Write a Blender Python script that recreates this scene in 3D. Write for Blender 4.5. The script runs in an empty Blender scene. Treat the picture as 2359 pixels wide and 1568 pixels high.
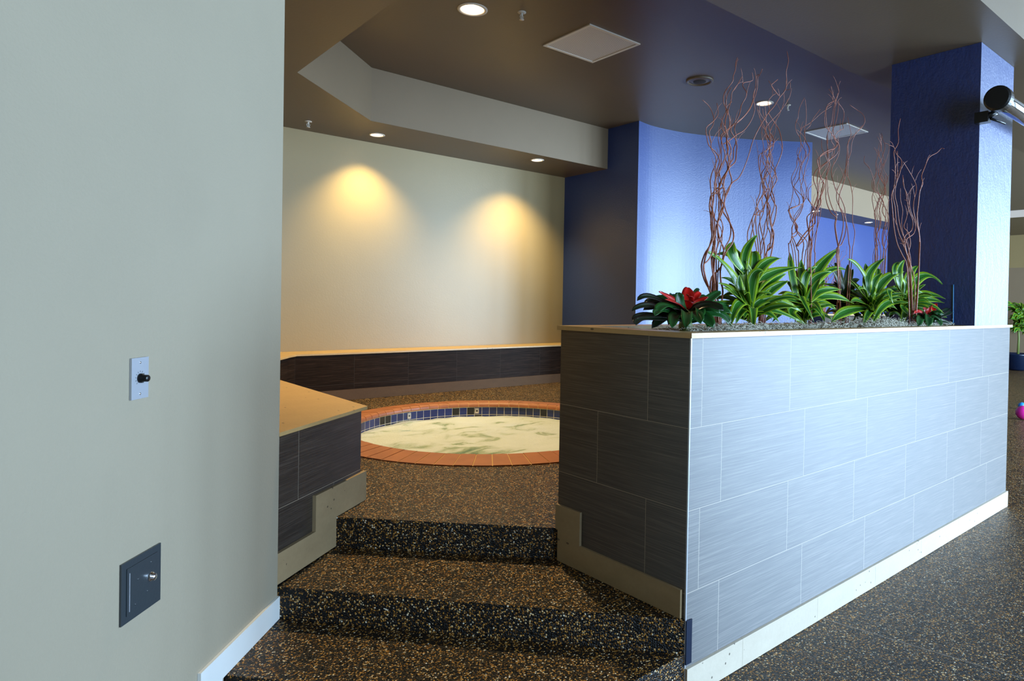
import bpy, bmesh, math, random
from mathutils import Vector, Matrix, noise
random.seed(11)
DAY=16.0; DAYC=(.50,.73,1.0); WARM=(1.0,.74,.36); WASHC=(1.0,.83,.38); E_MAIN=560; E_PLANT=80; E_WASH=210
WF=[1.2,.6,2.3,3.3,2.9,2.1,1.6]
STEMS={'b1':(0.0052,[[[0.754,0.353,2.682],[0.727,0.344,2.643],[0.689,0.317,2.597],[0.637,0.292,2.549],[0.63,0.289,2.522],[0.617,0.309,2.491],[0.629,0.337,2.471],[0.652,0.353,2.438],[0.669,0.344,2.406],[0.624,0.32,2.35],[0.592,0.299,2.303],[0.607,0.297,2.269],[0.63,0.315,2.247],[0.676,0.339,2.221],[0.674,0.352,2.181],[0.679,0.345,2.155],[0.651,0.324,2.114],[0.6,0.305,2.059],[0.592,0.304,2.029],[0.58,0.32,2.013],[0.556,0.341,1.979],[0.557,0.352,1.943],[0.557,0.345,1.902],[0.542,0.327,1.849],[0.527,0.312,1.794],[0.508,0.311,1.744],[0.504,0.325,1.708],[0.512,0.343,1.656],[0.539,0.352,1.604],[0.549,0.346,1.567],[0.558,0.331,1.522],[0.578,0.319,1.427],[0.578,0.319,1.335]],[[0.789,0.347,2.599],[0.72,0.318,2.546],[0.659,0.295,2.497],[0.631,0.293,2.47],[0.655,0.315,2.439],[0.674,0.343,2.407],[0.705,0.356,2.373],[0.686,0.347,2.325],[0.595,0.323,2.271],[0.584,0.303,2.216],[0.602,0.302,2.174],[0.598,0.321,2.127],[0.597,0.344,2.084],[0.603,0.355,2.057],[0.6,0.347,2.014],[0.604,0.327,1.979],[0.611,0.311,1.945],[0.593,0.311,1.898],[0.581,0.327,1.853],[0.598,0.346,1.802],[0.591,0.354,1.752],[0.573,0.347,1.696],[0.565,0.332,1.633],[0.567,0.32,1.575],[0.58,0.32,1.427],[0.58,0.32,1.335]],[[0.884,0.356,2.641],[0.918,0.375,2.615],[0.838,0.37,2.584],[0.79,0.344,2.549],[0.783,0.318,2.514],[0.771,0.312,2.484],[0.76,0.329,2.447],[0.786,0.355,2.419],[0.781,0.372,2.383],[0.71,0.367,2.325],[0.667,0.344,2.263],[0.646,0.323,2.213],[0.654,0.318,2.164],[0.676,0.332,2.123],[0.731,0.355,2.087],[0.737,0.369,2.051],[0.696,0.364,1.998],[0.654,0.345,1.949],[0.594,0.327,1.887],[0.584,0.323,1.836],[0.623,0.336,1.786],[0.678,0.354,1.745],[0.681,0.365,1.686],[0.662,0.361,1.638],[0.65,0.346,1.587],[0.646,0.332,1.544],[0.626,0.329,1.427],[0.626,0.329,1.335]],[[0.963,0.35,2.677],[0.987,0.378,2.663],[0.992,0.402,2.661],[0.988,0.403,2.611],[0.942,0.382,2.55],[0.88,0.354,2.477],[0.801,0.34,2.406],[0.758,0.35,2.369],[0.771,0.374,2.346],[0.816,0.394,2.319],[0.811,0.395,2.279],[0.771,0.377,2.243],[0.736,0.353,2.19],[0.696,0.342,2.157],[0.671,0.35,2.1],[0.69,0.371,2.058],[0.724,0.387,2.022],[0.723,0.387,1.961],[0.739,0.372,1.901],[0.729,0.352,1.843],[0.704,0.343,1.793],[0.673,0.35,1.744],[0.683,0.367,1.673],[0.653,0.38,1.63],[0.652,0.379,1.545],[0.656,0.367,1.426],[0.656,0.367,1.335]],[[0.823,0.293,2.538],[0.822,0.306,2.498],[0.881,0.334,2.456],[0.885,0.356,2.404],[0.829,0.358,2.345],[0.75,0.343,2.307],[0.671,0.327,2.264],[0.616,0.321,2.235]],[[1.152,0.329,2.81],[1.129,0.304,2.747],[1.105,0.301,2.685],[1.145,0.321,2.65],[1.181,0.35,2.619],[1.152,0.365,2.578],[1.09,0.357,2.517],[0.995,0.332,2.456],[0.909,0.31,2.386],[0.861,0.308,2.329],[0.852,0.326,2.279],[0.86,0.35,2.223],[0.836,0.363,2.151],[0.782,0.355,2.099],[0.709,0.334,2.069],[0.643,0.316,2.02],[0.622,0.315,1.976],[0.634,0.33,1.946],[0.64,0.351,1.898],[0.627,0.361,1.847],[0.61,0.354,1.799],[0.581,0.337,1.75],[0.521,0.322,1.688],[0.481,0.322,1.658],[0.52,0.335,1.599],[0.591,0.351,1.518],[0.652,0.359,1.426],[0.652,0.359,1.335]],[[0.485,0.349,2.418],[0.542,0.351,2.398],[0.546,0.33,2.345],[0.505,0.303,2.296],[0.464,0.291,2.258],[0.493,0.303,2.225],[0.531,0.328,2.199],[0.59,0.349,2.179],[0.597,0.351,2.143],[0.546,0.334,2.088],[0.51,0.314,2.04],[0.507,0.305,1.986],[0.532,0.315,1.929],[0.56,0.334,1.872],[0.589,0.35,1.822],[0.603,0.35,1.752],[0.582,0.338,1.584],[0.571,0.324,1.427],[0.571,0.324,1.335]],[[0.722,0.418,2.371],[0.7,0.411,2.314],[0.657,0.384,2.268],[0.638,0.357,2.205],[0.599,0.35,2.148],[0.614,0.365,2.089],[0.658,0.388,2.035],[0.7,0.402,1.977],[0.69,0.396,1.911],[0.687,0.375,1.879],[0.669,0.355,1.842],[0.645,0.35,1.797],[0.637,0.361,1.755],[0.651,0.377,1.715],[0.672,0.386,1.545],[0.704,0.381,1.425],[0.704,0.381,1.335]],[[0.698,0.341,2.453],[0.677,0.36,2.419],[0.753,0.389,2.393],[0.769,0.404,2.352],[0.701,0.395,2.294],[0.661,0.369,2.224],[0.633,0.347,2.152],[0.615,0.343,2.107],[0.651,0.359,2.073],[0.704,0.381,2.04],[0.707,0.392,1.977],[0.681,0.384,1.909],[0.626,0.364,1.839],[0.595,0.347,1.772],[0.576,0.345,1.717],[0.593,0.357,1.668],[0.627,0.372,1.607],[0.639,0.38,1.425],[0.639,0.38,1.335]]]),'b2':(0.0045,[[[1.245,0.361,2.678],[1.27,0.377,2.65],[1.262,0.407,2.645],[1.298,0.428,2.6],[1.243,0.425,2.511],[1.15,0.403,2.436],[1.089,0.379,2.388],[1.088,0.372,2.341],[1.104,0.386,2.3],[1.149,0.41,2.24],[1.13,0.426,2.169],[1.111,0.423,2.119],[1.078,0.406,2.067],[1.012,0.388,2.011],[0.983,0.384,1.939],[0.979,0.395,1.881],[0.988,0.413,1.823],[1.03,0.425,1.693],[1.101,0.422,1.462],[1.101,0.422,1.335]],[[1.199,0.464,2.701],[1.205,0.443,2.665],[1.194,0.413,2.622],[1.135,0.397,2.591],[1.109,0.406,2.555],[1.162,0.431,2.534],[1.19,0.454,2.521],[1.253,0.457,2.485],[1.269,0.439,2.446],[1.257,0.414,2.387],[1.247,0.401,2.325],[1.227,0.408,2.261],[1.224,0.43,2.212],[1.277,0.448,2.178],[1.247,0.45,2.131],[1.198,0.435,2.085],[1.202,0.415,2.035],[1.209,0.404,2.006],[1.204,0.411,1.94],[1.204,0.428,1.893],[1.246,0.442,1.84],[1.233,0.443,1.777],[1.175,0.431,1.653],[1.124,0.416,1.462],[1.124,0.416,1.335]],[[1.018,0.415,2.515],[1.054,0.419,2.463],[1.122,0.444,2.453],[1.179,0.47,2.445],[1.213,0.477,2.419],[1.193,0.46,2.374],[1.186,0.433,2.34],[1.093,0.416,2.289],[1.058,0.42,2.265],[1.087,0.44,2.221],[1.141,0.461,2.18],[1.176,0.466,2.147],[1.174,0.452,2.083],[1.159,0.43,2.032],[1.156,0.417,1.983],[1.13,0.42,1.924],[1.14,0.436,1.86],[1.137,0.451,1.804],[1.144,0.455,1.748],[1.108,0.444,1.698],[1.117,0.427,1.462],[1.117,0.427,1.335]],[[0.982,0.357,2.482],[1.037,0.384,2.462],[1.106,0.412,2.444],[1.122,0.422,2.402],[1.135,0.407,2.355],[1.097,0.381,2.293],[1.048,0.365,2.241],[1.066,0.371,2.204],[1.069,0.392,2.17],[1.121,0.414,2.134],[1.159,0.421,2.097],[1.126,0.41,2.026],[1.098,0.39,1.974],[1.083,0.379,1.903],[1.125,0.384,1.86],[1.146,0.4,1.792],[1.131,0.416,1.736],[1.124,0.421,1.462],[1.124,0.421,1.335]],[[1.073,0.417,2.429],[1.049,0.4,2.362],[1.08,0.408,2.308],[1.104,0.434,2.284],[1.174,0.456,2.26],[1.197,0.459,2.212],[1.129,0.441,2.152],[1.111,0.417,2.091],[1.07,0.405,2.028],[1.098,0.412,1.976],[1.096,0.43,1.931],[1.105,0.446,1.886],[1.126,0.447,1.817],[1.119,0.434,1.698],[1.111,0.418,1.462],[1.111,0.418,1.335]],[[1.205,0.398,2.38],[1.096,0.371,2.319],[1.029,0.364,2.27],[1.032,0.381,2.241],[1.101,0.408,2.209],[1.181,0.426,2.176],[1.194,0.423,2.14],[1.156,0.403,2.095],[1.151,0.383,2.05],[1.146,0.379,2.002],[1.136,0.392,1.941],[1.186,0.412,1.891],[1.192,0.424,1.821],[1.155,0.422,1.771],[1.129,0.408,1.463],[1.129,0.408,1.335]],[[1.183,0.397,2.687],[1.108,0.376,2.645],[1.09,0.375,2.625],[1.186,0.392,2.601]],[[1.222,0.427,2.483],[1.262,0.456,2.434],[1.27,0.477,2.405],[1.234,0.475,2.345],[1.218,0.452,2.271],[1.213,0.426,2.229],[1.206,0.415,2.202],[1.19,0.426,2.154],[1.209,0.448,2.111],[1.209,0.463,2.065],[1.189,0.46,2.038],[1.138,0.443,1.984],[1.076,0.424,1.98],[1.034,0.417,1.924],[1.085,0.424,1.743],[1.144,0.439,1.462],[1.144,0.439,1.335]]]),'b3':(0.0042,[[[1.459,0.399,2.651],[1.366,0.375,2.566],[1.351,0.373,2.508],[1.364,0.395,2.483],[1.425,0.424,2.46],[1.488,0.437,2.437],[1.487,0.427,2.399],[1.487,0.401,2.354],[1.448,0.381,2.308],[1.404,0.38,2.249],[1.421,0.399,2.199],[1.44,0.423,2.18],[1.434,0.435,2.152],[1.435,0.425,2.119],[1.437,0.404,2.081],[1.398,0.387,2.039],[1.306,0.387,2.009],[1.327,0.403,2.001],[1.392,0.423,1.977],[1.438,0.432,1.962],[1.46,0.424,1.931],[1.423,0.406,1.899],[1.45,0.393,1.864],[1.476,0.393,1.833],[1.493,0.407,1.795],[1.515,0.423,1.756],[1.502,0.43,1.427],[1.502,0.43,1.335]],[[1.468,0.4,2.645],[1.532,0.428,2.607],[1.578,0.453,2.552],[1.566,0.456,2.5],[1.55,0.437,2.428],[1.54,0.41,2.384],[1.51,0.396,2.316],[1.492,0.404,2.262],[1.512,0.427,2.198],[1.524,0.447,2.157],[1.554,0.449,2.099],[1.528,0.433,2.053],[1.454,0.412,1.995],[1.399,0.401,1.96],[1.379,0.408,1.923],[1.407,0.426,1.878],[1.465,0.44,1.843],[1.491,0.441,1.804],[1.487,0.429,1.762],[1.466,0.414,1.427],[1.466,0.414,1.335]],[[1.805,0.419,2.679],[1.736,0.444,2.631],[1.695,0.471,2.586],[1.644,0.478,2.552],[1.551,0.461,2.511],[1.478,0.433,2.447],[1.46,0.415,2.392],[1.446,0.419,2.334],[1.465,0.441,2.304],[1.5,0.463,2.275],[1.466,0.468,2.226],[1.435,0.454,2.187],[1.416,0.431,2.146],[1.389,0.416,2.108],[1.375,0.419,2.051],[1.387,0.437,2.022],[1.436,0.454,1.997],[1.479,0.458,1.964],[1.437,0.446,1.923],[1.412,0.428,1.871],[1.365,0.417,1.827],[1.367,0.42,1.795],[1.469,0.433,1.427],[1.469,0.433,1.335]],[[1.667,0.416,2.633],[1.531,0.389,2.538],[1.495,0.381,2.497],[1.471,0.397,2.468],[1.518,0.425,2.432],[1.509,0.443,2.372],[1.472,0.438,2.329],[1.463,0.417,2.271],[1.416,0.395,2.209],[1.423,0.389,2.162],[1.476,0.403,2.118],[1.52,0.424,2.076],[1.492,0.438,2.013],[1.445,0.434,1.963],[1.444,0.417,1.921],[1.41,0.401,1.877],[1.345,0.397,1.844],[1.397,0.408,1.748],[1.468,0.423,1.427],[1.468,0.423,1.335]]]),'b4':(0.0045,[[[1.654,0.359,2.734],[1.672,0.341,2.696],[1.713,0.349,2.67],[1.74,0.375,2.635],[1.774,0.4,2.579],[1.76,0.405,2.535],[1.704,0.388,2.479],[1.659,0.362,2.4],[1.634,0.348,2.345],[1.673,0.355,2.31],[1.684,0.377,2.253],[1.733,0.397,2.212],[1.751,0.4,2.151],[1.751,0.386,2.098],[1.748,0.365,2.05],[1.771,0.354,2.021],[1.759,0.36,1.97],[1.813,0.378,1.9],[1.873,0.393,1.84],[1.888,0.395,1.798],[1.893,0.384,1.602],[1.853,0.369,1.429],[1.853,0.369,1.335]],[[1.743,0.393,2.778],[1.779,0.398,2.728],[1.726,0.377,2.67],[1.615,0.349,2.616],[1.582,0.334,2.549],[1.618,0.343,2.497],[1.709,0.369,2.494],[1.797,0.392,2.475],[1.83,0.395,2.452],[1.738,0.377,2.395],[1.611,0.353,2.354],[1.51,0.341,2.304],[1.543,0.35,2.266],[1.601,0.371,2.224],[1.678,0.39,2.204],[1.691,0.392,2.185],[1.633,0.377,2.126],[1.567,0.358,2.083],[1.543,0.349,2.047],[1.503,0.356,1.987],[1.528,0.373,1.958],[1.568,0.388,1.938],[1.536,0.389,1.911],[1.455,0.378,1.859],[1.362,0.363,1.811]],[[1.689,0.309,2.775],[1.702,0.328,2.75],[1.77,0.358,2.743],[1.776,0.377,2.698],[1.753,0.373,2.633],[1.694,0.349,2.545],[1.651,0.326,2.5],[1.659,0.32,2.443],[1.743,0.337,2.427],[1.769,0.362,2.381],[1.7,0.378,2.331],[1.572,0.374,2.265],[1.498,0.354,2.215],[1.466,0.335,2.176],[1.5,0.332,2.129],[1.528,0.345,2.077],[1.552,0.366,2.029],[1.528,0.378,1.999],[1.507,0.375,1.96],[1.475,0.36,1.892],[1.452,0.345,1.829],[1.428,0.343,1.748],[1.477,0.354,1.429],[1.477,0.354,1.335]],[[1.837,0.4,2.707],[1.952,0.421,2.688],[1.958,0.419,2.649],[1.894,0.395,2.588],[1.852,0.368,2.545],[1.773,0.358,2.512],[1.758,0.372,2.474],[1.869,0.397,2.446],[1.879,0.414,2.385],[1.807,0.411,2.309],[1.772,0.391,2.25],[1.75,0.37,2.219],[1.773,0.363,2.166],[1.848,0.374,2.138],[1.942,0.393,2.086],[1.98,0.406,2.034],[2.005,0.403,1.961],[1.997,0.388,1.871],[1.978,0.372,1.803],[1.94,0.368,1.429],[1.94,0.368,1.335]],[[2.025,0.418,2.733],[2.086,0.401,2.711],[2.102,0.372,2.682],[2.092,0.352,2.636],[2.065,0.356,2.591],[1.985,0.379,2.519],[1.98,0.403,2.479],[1.993,0.41,2.425],[1.954,0.396,2.359],[1.902,0.373,2.274],[1.839,0.358,2.2],[1.814,0.362,2.146],[1.844,0.38,2.095],[1.927,0.398,2.041],[1.949,0.403,1.978],[1.903,0.392,1.899],[1.836,0.374,1.841],[1.8,0.364,1.791],[1.876,0.367,1.429],[1.876,0.367,1.335]],[[1.923,0.378,2.63],[1.884,0.349,2.573],[1.887,0.336,2.511],[1.876,0.347,2.469],[1.933,0.373,2.409],[1.978,0.395,2.363],[1.975,0.396,2.292],[1.978,0.378,2.229],[1.965,0.356,2.15],[1.949,0.347,2.06],[1.971,0.356,1.998],[2.042,0.376,1.953],[2.067,0.391,1.894],[2.051,0.391,1.852],[2.018,0.378,1.805],[1.959,0.364,1.429],[1.959,0.364,1.335]],[[1.626,0.345,2.232],[1.627,0.376,2.195],[1.564,0.39,2.18],[1.489,0.379,2.133],[1.451,0.355,2.077],[1.458,0.337,2.04],[1.492,0.337,2.02],[1.504,0.356,1.983],[1.505,0.377,1.936],[1.52,0.387,1.885],[1.505,0.379,1.835],[1.473,0.363,1.751],[1.482,0.352,1.429],[1.482,0.352,1.335]],[[1.62,0.378,2.438],[1.57,0.349,2.383],[1.558,0.329,2.346],[1.614,0.332,2.29],[1.586,0.354,2.228],[1.601,0.379,2.171],[1.616,0.388,2.067],[1.599,0.378,2.006],[1.558,0.358,1.939],[1.52,0.345,1.874],[1.513,0.348,1.793],[1.551,0.364,1.755],[1.555,0.38,1.428],[1.555,0.38,1.335]]]),'b5':(0.0042,[[[2.393,0.411,2.602],[2.41,0.399,2.57],[2.464,0.413,2.539],[2.476,0.441,2.488],[2.494,0.462,2.441],[2.507,0.461,2.381],[2.425,0.442,2.309],[2.389,0.42,2.25],[2.467,0.411,2.22],[2.441,0.422,2.166],[2.449,0.443,2.107],[2.507,0.459,2.057],[2.488,0.458,1.982],[2.471,0.444,1.908],[2.452,0.429,1.834],[2.504,0.424,1.428],[2.504,0.424,1.335]],[[2.653,0.499,2.689],[2.617,0.473,2.633],[2.591,0.445,2.575],[2.532,0.437,2.492],[2.504,0.451,2.417],[2.606,0.476,2.362],[2.71,0.492,2.328],[2.713,0.487,2.278],[2.591,0.466,2.236],[2.614,0.446,2.173],[2.615,0.44,2.114],[2.623,0.451,2.018],[2.644,0.468,1.947],[2.683,0.478,1.851],[2.64,0.474,1.427],[2.64,0.474,1.335]],[[2.39,0.488,2.487],[2.334,0.465,2.432],[2.357,0.437,2.389],[2.384,0.424,2.325],[2.43,0.434,2.276],[2.443,0.457,2.218],[2.507,0.475,2.155],[2.543,0.475,2.086],[2.513,0.46,1.985],[2.498,0.441,1.886],[2.453,0.434,1.811],[2.531,0.441,1.428],[2.531,0.441,1.335]],[[2.468,0.392,2.569],[2.601,0.421,2.578],[2.631,0.447,2.509],[2.591,0.452,2.43],[2.622,0.435,2.359],[2.518,0.411,2.27],[2.562,0.4,2.202],[2.564,0.409,2.13],[2.627,0.43,2.065],[2.628,0.448,1.993],[2.683,0.451,1.924],[2.618,0.44,1.82],[2.562,0.425,1.428],[2.562,0.425,1.335]],[[2.494,0.441,2.582],[2.532,0.461,2.52],[2.579,0.457,2.453],[2.509,0.433,2.367],[2.408,0.41,2.289],[2.421,0.405,2.233],[2.533,0.421,2.191],[2.567,0.444,2.134],[2.669,0.458,2.081],[2.609,0.454,2.007],[2.566,0.438,1.915],[2.593,0.424,1.828],[2.544,0.422,1.428],[2.544,0.422,1.335]],[[2.497,0.424,2.628],[2.503,0.435,2.559],[2.622,0.462,2.485],[2.609,0.484,2.413],[2.693,0.485,2.35],[2.611,0.466,2.263],[2.508,0.443,2.19],[2.467,0.433,2.122],[2.53,0.44,2.057],[2.532,0.458,1.962],[2.621,0.471,1.871],[2.622,0.471,1.427],[2.622,0.471,1.335]]]),'b6':(0.0055,[[[2.142,0.16,2.621],[2.103,0.155,2.546],[2.069,0.138,2.459],[1.977,0.123,2.389],[1.99,0.121,2.326],[2.023,0.133,2.236],[2.039,0.15,2.149],[2.095,0.16,2.084],[2.102,0.154,1.998],[2.113,0.138,1.919],[2.142,0.123,1.867],[2.189,0.121,1.791],[2.239,0.133,1.727],[2.286,0.151,1.661],[2.339,0.16,1.422],[2.339,0.16,1.335]],[[1.988,0.157,2.435],[2.057,0.158,2.434],[2.059,0.145,2.393],[2.096,0.128,2.357],[2.065,0.12,2.292],[2.025,0.127,2.209],[2.008,0.144,2.144],[2.062,0.158,2.047],[2.083,0.158,1.964],[2.103,0.145,1.866],[2.143,0.128,1.795],[2.19,0.12,1.724],[2.257,0.127,1.423],[2.257,0.127,1.335]],[[2.16,0.145,2.362],[2.283,0.158,2.322],[2.367,0.158,2.272],[2.359,0.144,2.221],[2.28,0.127,2.135],[2.267,0.12,2.065],[2.342,0.128,1.992],[2.423,0.145,1.931],[2.456,0.158,1.808],[2.453,0.158,1.668],[2.38,0.143,1.423],[2.38,0.143,1.335]],[[2.733,0.124,2.531],[2.73,0.14,2.536],[2.7,0.156,2.505],[2.586,0.16,2.458],[2.491,0.149,2.379],[2.398,0.131,2.307],[2.39,0.12,2.257],[2.361,0.124,2.212],[2.381,0.14,2.127],[2.408,0.156,2.062],[2.439,0.159,1.989],[2.441,0.148,1.904],[2.394,0.131,1.803],[2.36,0.12,1.629],[2.349,0.125,1.423],[2.349,0.125,1.335]],[[2.099,0.121,2.271],[2.116,0.123,2.214],[2.194,0.139,2.18],[2.271,0.155,2.096],[2.353,0.16,2.029],[2.315,0.15,1.963],[2.178,0.132,1.917],[2.137,0.121,1.854],[2.212,0.124,1.779],[2.271,0.139,1.694],[2.36,0.155,1.422],[2.36,0.155,1.335]],[[2.123,0.142,2.198],[2.163,0.157,2.138],[2.202,0.159,2.075],[2.161,0.147,1.99],[2.155,0.129,1.902],[2.186,0.12,1.804],[2.254,0.126,1.714],[2.316,0.143,1.628],[2.382,0.157,1.422]],[[2.284,0.131,2.23],[2.281,0.148,2.198],[2.297,0.159,2.12],[2.246,0.156,2.026],[2.179,0.141,1.971],[2.205,0.125,1.939],[2.23,0.12,1.874],[2.228,0.131,1.807],[2.325,0.148,1.731],[2.409,0.159,1.631],[2.395,0.156,1.422],[2.395,0.156,1.335]]])}
LEAVES={'d1':([0.875,0.33],[[[0.816,0.33,1.632],[0.807,0.35,1.75],[0.998,0.38,1.845],0.0329],[[0.803,0.33,1.646],[0.67,0.35,1.732],[0.796,0.38,1.793],0.0464],[[0.816,0.33,1.632],[0.825,0.37,1.711],[0.874,0.43,1.775],0.0366],[[0.821,0.33,1.488],[0.697,0.33,1.675],[0.515,0.33,1.725],0.0422],[[0.807,0.33,1.524],[0.807,0.362,1.761],[0.695,0.41,1.726],0.0289],[[0.846,0.33,1.47],[0.673,0.31,1.567],[0.541,0.28,1.579],0.0385],[[0.866,0.33,1.459],[0.677,0.29,1.534],[0.507,0.23,1.558],0.0313],[[0.872,0.33,1.452],[0.872,0.33,1.617],[0.825,0.33,1.705],0.0328],[[0.872,0.33,1.459],[0.804,0.298,1.678],[0.87,0.25,1.644],0.0432],[[0.87,0.33,1.507],[0.986,0.37,1.757],[1.037,0.43,1.763],0.0451],[[0.893,0.33,1.577],[0.954,0.338,1.715],[1.176,0.35,1.733],0.0412],[[0.895,0.33,1.526],[0.92,0.318,1.658],[1.297,0.3,1.689],0.0449],[[0.884,0.33,1.47],[0.984,0.322,1.6],[1.162,0.31,1.65],0.0374],[[0.891,0.33,1.46],[0.989,0.298,1.573],[1.085,0.25,1.608],0.0408],[[0.885,0.33,1.452],[0.88,0.29,1.518],[1.075,0.23,1.53],0.0293],[[0.885,0.33,1.445],[0.88,0.282,1.569],[1.149,0.21,1.452],0.0367],[[0.866,0.33,1.459],[0.663,0.266,1.549],[0.479,0.17,1.376],0.0379],[[0.873,0.33,1.445],[0.775,0.25,1.512],[0.599,0.13,1.373],0.0349],[[0.885,0.33,1.441],[0.866,0.27,1.501],[1.099,0.18,1.401],0.0328],[[0.841,0.33,1.459],[0.639,0.31,1.504],[0.506,0.28,1.478],0.0278],[[0.86,0.33,1.452],[0.732,0.322,1.563],[0.75,0.31,1.629],0.0321],[[0.884,0.33,1.489],[0.728,0.282,1.567],[0.662,0.21,1.637],0.0282],[[0.872,0.33,1.452],[0.934,0.346,1.587],[1.1,0.37,1.63],0.0336],[[0.866,0.33,1.452],[0.711,0.35,1.479],[0.712,0.38,1.421],0.0287],[[0.879,0.33,1.452],[0.963,0.33,1.49],[1.072,0.33,1.408],0.0298]]),'d2':([1.454,0.36],[[[1.448,0.36,1.518],[1.532,0.368,1.703],[1.856,0.38,1.831],0.0486],[[1.439,0.36,1.535],[1.362,0.348,1.672],[1.511,0.33,1.703],0.0341],[[1.456,0.36,1.505],[1.453,0.336,1.662],[1.616,0.3,1.679],0.0475],[[1.431,0.36,1.527],[1.371,0.328,1.601],[1.188,0.28,1.64],0.0314],[[1.439,0.36,1.518],[1.659,0.372,1.735],[1.964,0.39,1.711],0.0359],[[1.358,0.36,1.517],[1.331,0.392,1.674],[1.412,0.44,1.782],0.032],[[1.457,0.36,1.492],[1.626,0.32,1.581],[1.805,0.26,1.503],0.0418],[[1.449,0.36,1.484],[1.178,0.288,1.622],[1.221,0.18,1.401],0.0245],[[1.465,0.36,1.493],[1.523,0.344,1.591],[1.782,0.32,1.583],0.0395],[[1.458,0.36,1.475],[1.559,0.32,1.535],[1.596,0.26,1.465],0.0347],[[1.441,0.36,1.484],[1.189,0.32,1.531],[0.996,0.26,1.511],0.0367],[[1.424,0.36,1.496],[1.293,0.352,1.56],[1.169,0.34,1.53],0.0334],[[1.441,0.36,1.475],[1.036,0.292,1.468],[1.159,0.19,1.387],0.0362],[[1.457,0.36,1.492],[1.612,0.384,1.581],[1.769,0.42,1.643],0.0401],[[1.448,0.36,1.518],[1.422,0.384,1.663],[1.502,0.42,1.747],0.0346],[[1.458,0.36,1.475],[1.488,0.312,1.497],[1.441,0.24,1.402],0.0342],[[1.44,0.36,1.497],[1.506,0.36,1.617],[1.457,0.36,1.691],0.0346]]),'d3':([2.271,0.55],[[[2.263,0.55,1.53],[2.25,0.562,1.623],[2.126,0.58,1.749],0.0406],[[2.263,0.55,1.53],[2.233,0.57,1.678],[2.184,0.6,1.762],0.0356],[[2.262,0.55,1.556],[2.369,0.57,1.71],[2.417,0.6,1.774],0.0311],[[2.262,0.55,1.556],[2.249,0.582,1.752],[2.294,0.63,1.779],0.0308],[[2.263,0.55,1.53],[2.167,0.542,1.62],[1.958,0.53,1.622],0.035],[[2.263,0.55,1.53],[2.356,0.55,1.671],[2.485,0.55,1.671],0.0362],[[2.272,0.55,1.556],[2.362,0.566,1.673],[2.475,0.59,1.745],0.0312],[[2.264,0.55,1.505],[2.053,0.53,1.577],[1.887,0.5,1.548],0.0345],[[2.264,0.55,1.505],[2.355,0.534,1.581],[2.44,0.51,1.544],0.0361],[[2.266,0.55,1.48],[2.321,0.526,1.521],[2.359,0.49,1.44],0.0358]]),'d4':([2.181,0.33],[[[2.173,0.33,1.531],[2.112,0.342,1.73],[1.92,0.36,1.773],0.0453],[[2.173,0.33,1.531],[1.998,0.33,1.681],[2.366,0.33,1.803],0.0432],[[2.195,0.33,1.507],[2.256,0.31,1.699],[2.536,0.28,1.72],0.0467],[[2.184,0.33,1.521],[2.105,0.314,1.643],[2.246,0.29,1.7],0.0433],[[2.173,0.33,1.531],[2.172,0.358,1.707],[2.249,0.4,1.764],0.0341],[[2.163,0.33,1.506],[1.956,0.31,1.593],[1.797,0.28,1.642],0.0373],[[2.207,0.33,1.483],[2.266,0.29,1.54],[2.33,0.23,1.471],0.0438],[[2.196,0.33,1.483],[2.465,0.298,1.589],[2.791,0.25,1.484],0.0403],[[2.185,0.33,1.502],[2.35,0.354,1.725],[2.404,0.39,1.737],0.0298],[[2.197,0.33,1.458],[2.007,0.266,1.47],[1.744,0.17,1.381],0.0324],[[2.164,0.33,1.482],[1.925,0.298,1.539],[1.756,0.25,1.511],0.037],[[2.154,0.33,1.473],[1.697,0.27,1.471],[1.402,0.18,1.398],0.0489],[[2.187,0.33,1.458],[2.172,0.262,1.469],[1.837,0.16,1.385],0.0282],[[2.196,0.33,1.492],[2.418,0.33,1.618],[2.658,0.33,1.612],0.0402],[[2.207,0.33,1.483],[2.368,0.35,1.57],[2.597,0.38,1.595],0.0351]]),'d5':([2.561,0.28],[[[2.552,0.28,1.537],[2.348,0.28,1.702],[2.549,0.28,1.801],0.0375],[[2.54,0.28,1.537],[2.305,0.292,1.748],[2.539,0.31,1.787],0.0299],[[2.564,0.28,1.538],[2.524,0.272,1.707],[2.716,0.26,1.771],0.0407],[[2.588,0.28,1.538],[2.808,0.292,1.803],[2.93,0.185,1.65],0.0472],[[2.59,0.28,1.513],[2.9,0.303,1.617],[2.93,0.163,1.55],0.0449],[[2.591,0.28,1.497],[2.856,0.281,1.575],[2.93,0.17,1.521],0.042],[[2.567,0.28,1.487],[2.317,0.232,1.513],[2.445,0.16,1.392],0.0296],[[2.53,0.28,1.512],[2.106,0.24,1.672],[2.154,0.18,1.503],0.0287],[[2.552,0.28,1.537],[2.58,0.28,1.663],[2.426,0.28,1.69],0.0355],[[2.567,0.28,1.487],[2.44,0.224,1.466],[2.163,0.14,1.369],0.0344],[[2.593,0.28,1.461],[2.77,0.254,1.474],[2.93,0.153,1.424],0.0364],[[2.53,0.28,1.512],[2.104,0.224,1.554],[1.793,0.14,1.39],0.0376],[[2.565,0.28,1.512],[2.549,0.26,1.634],[2.746,0.23,1.577],0.0357],[[2.553,0.28,1.512],[2.676,0.292,1.68],[2.753,0.31,1.698],0.0362]])}
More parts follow.
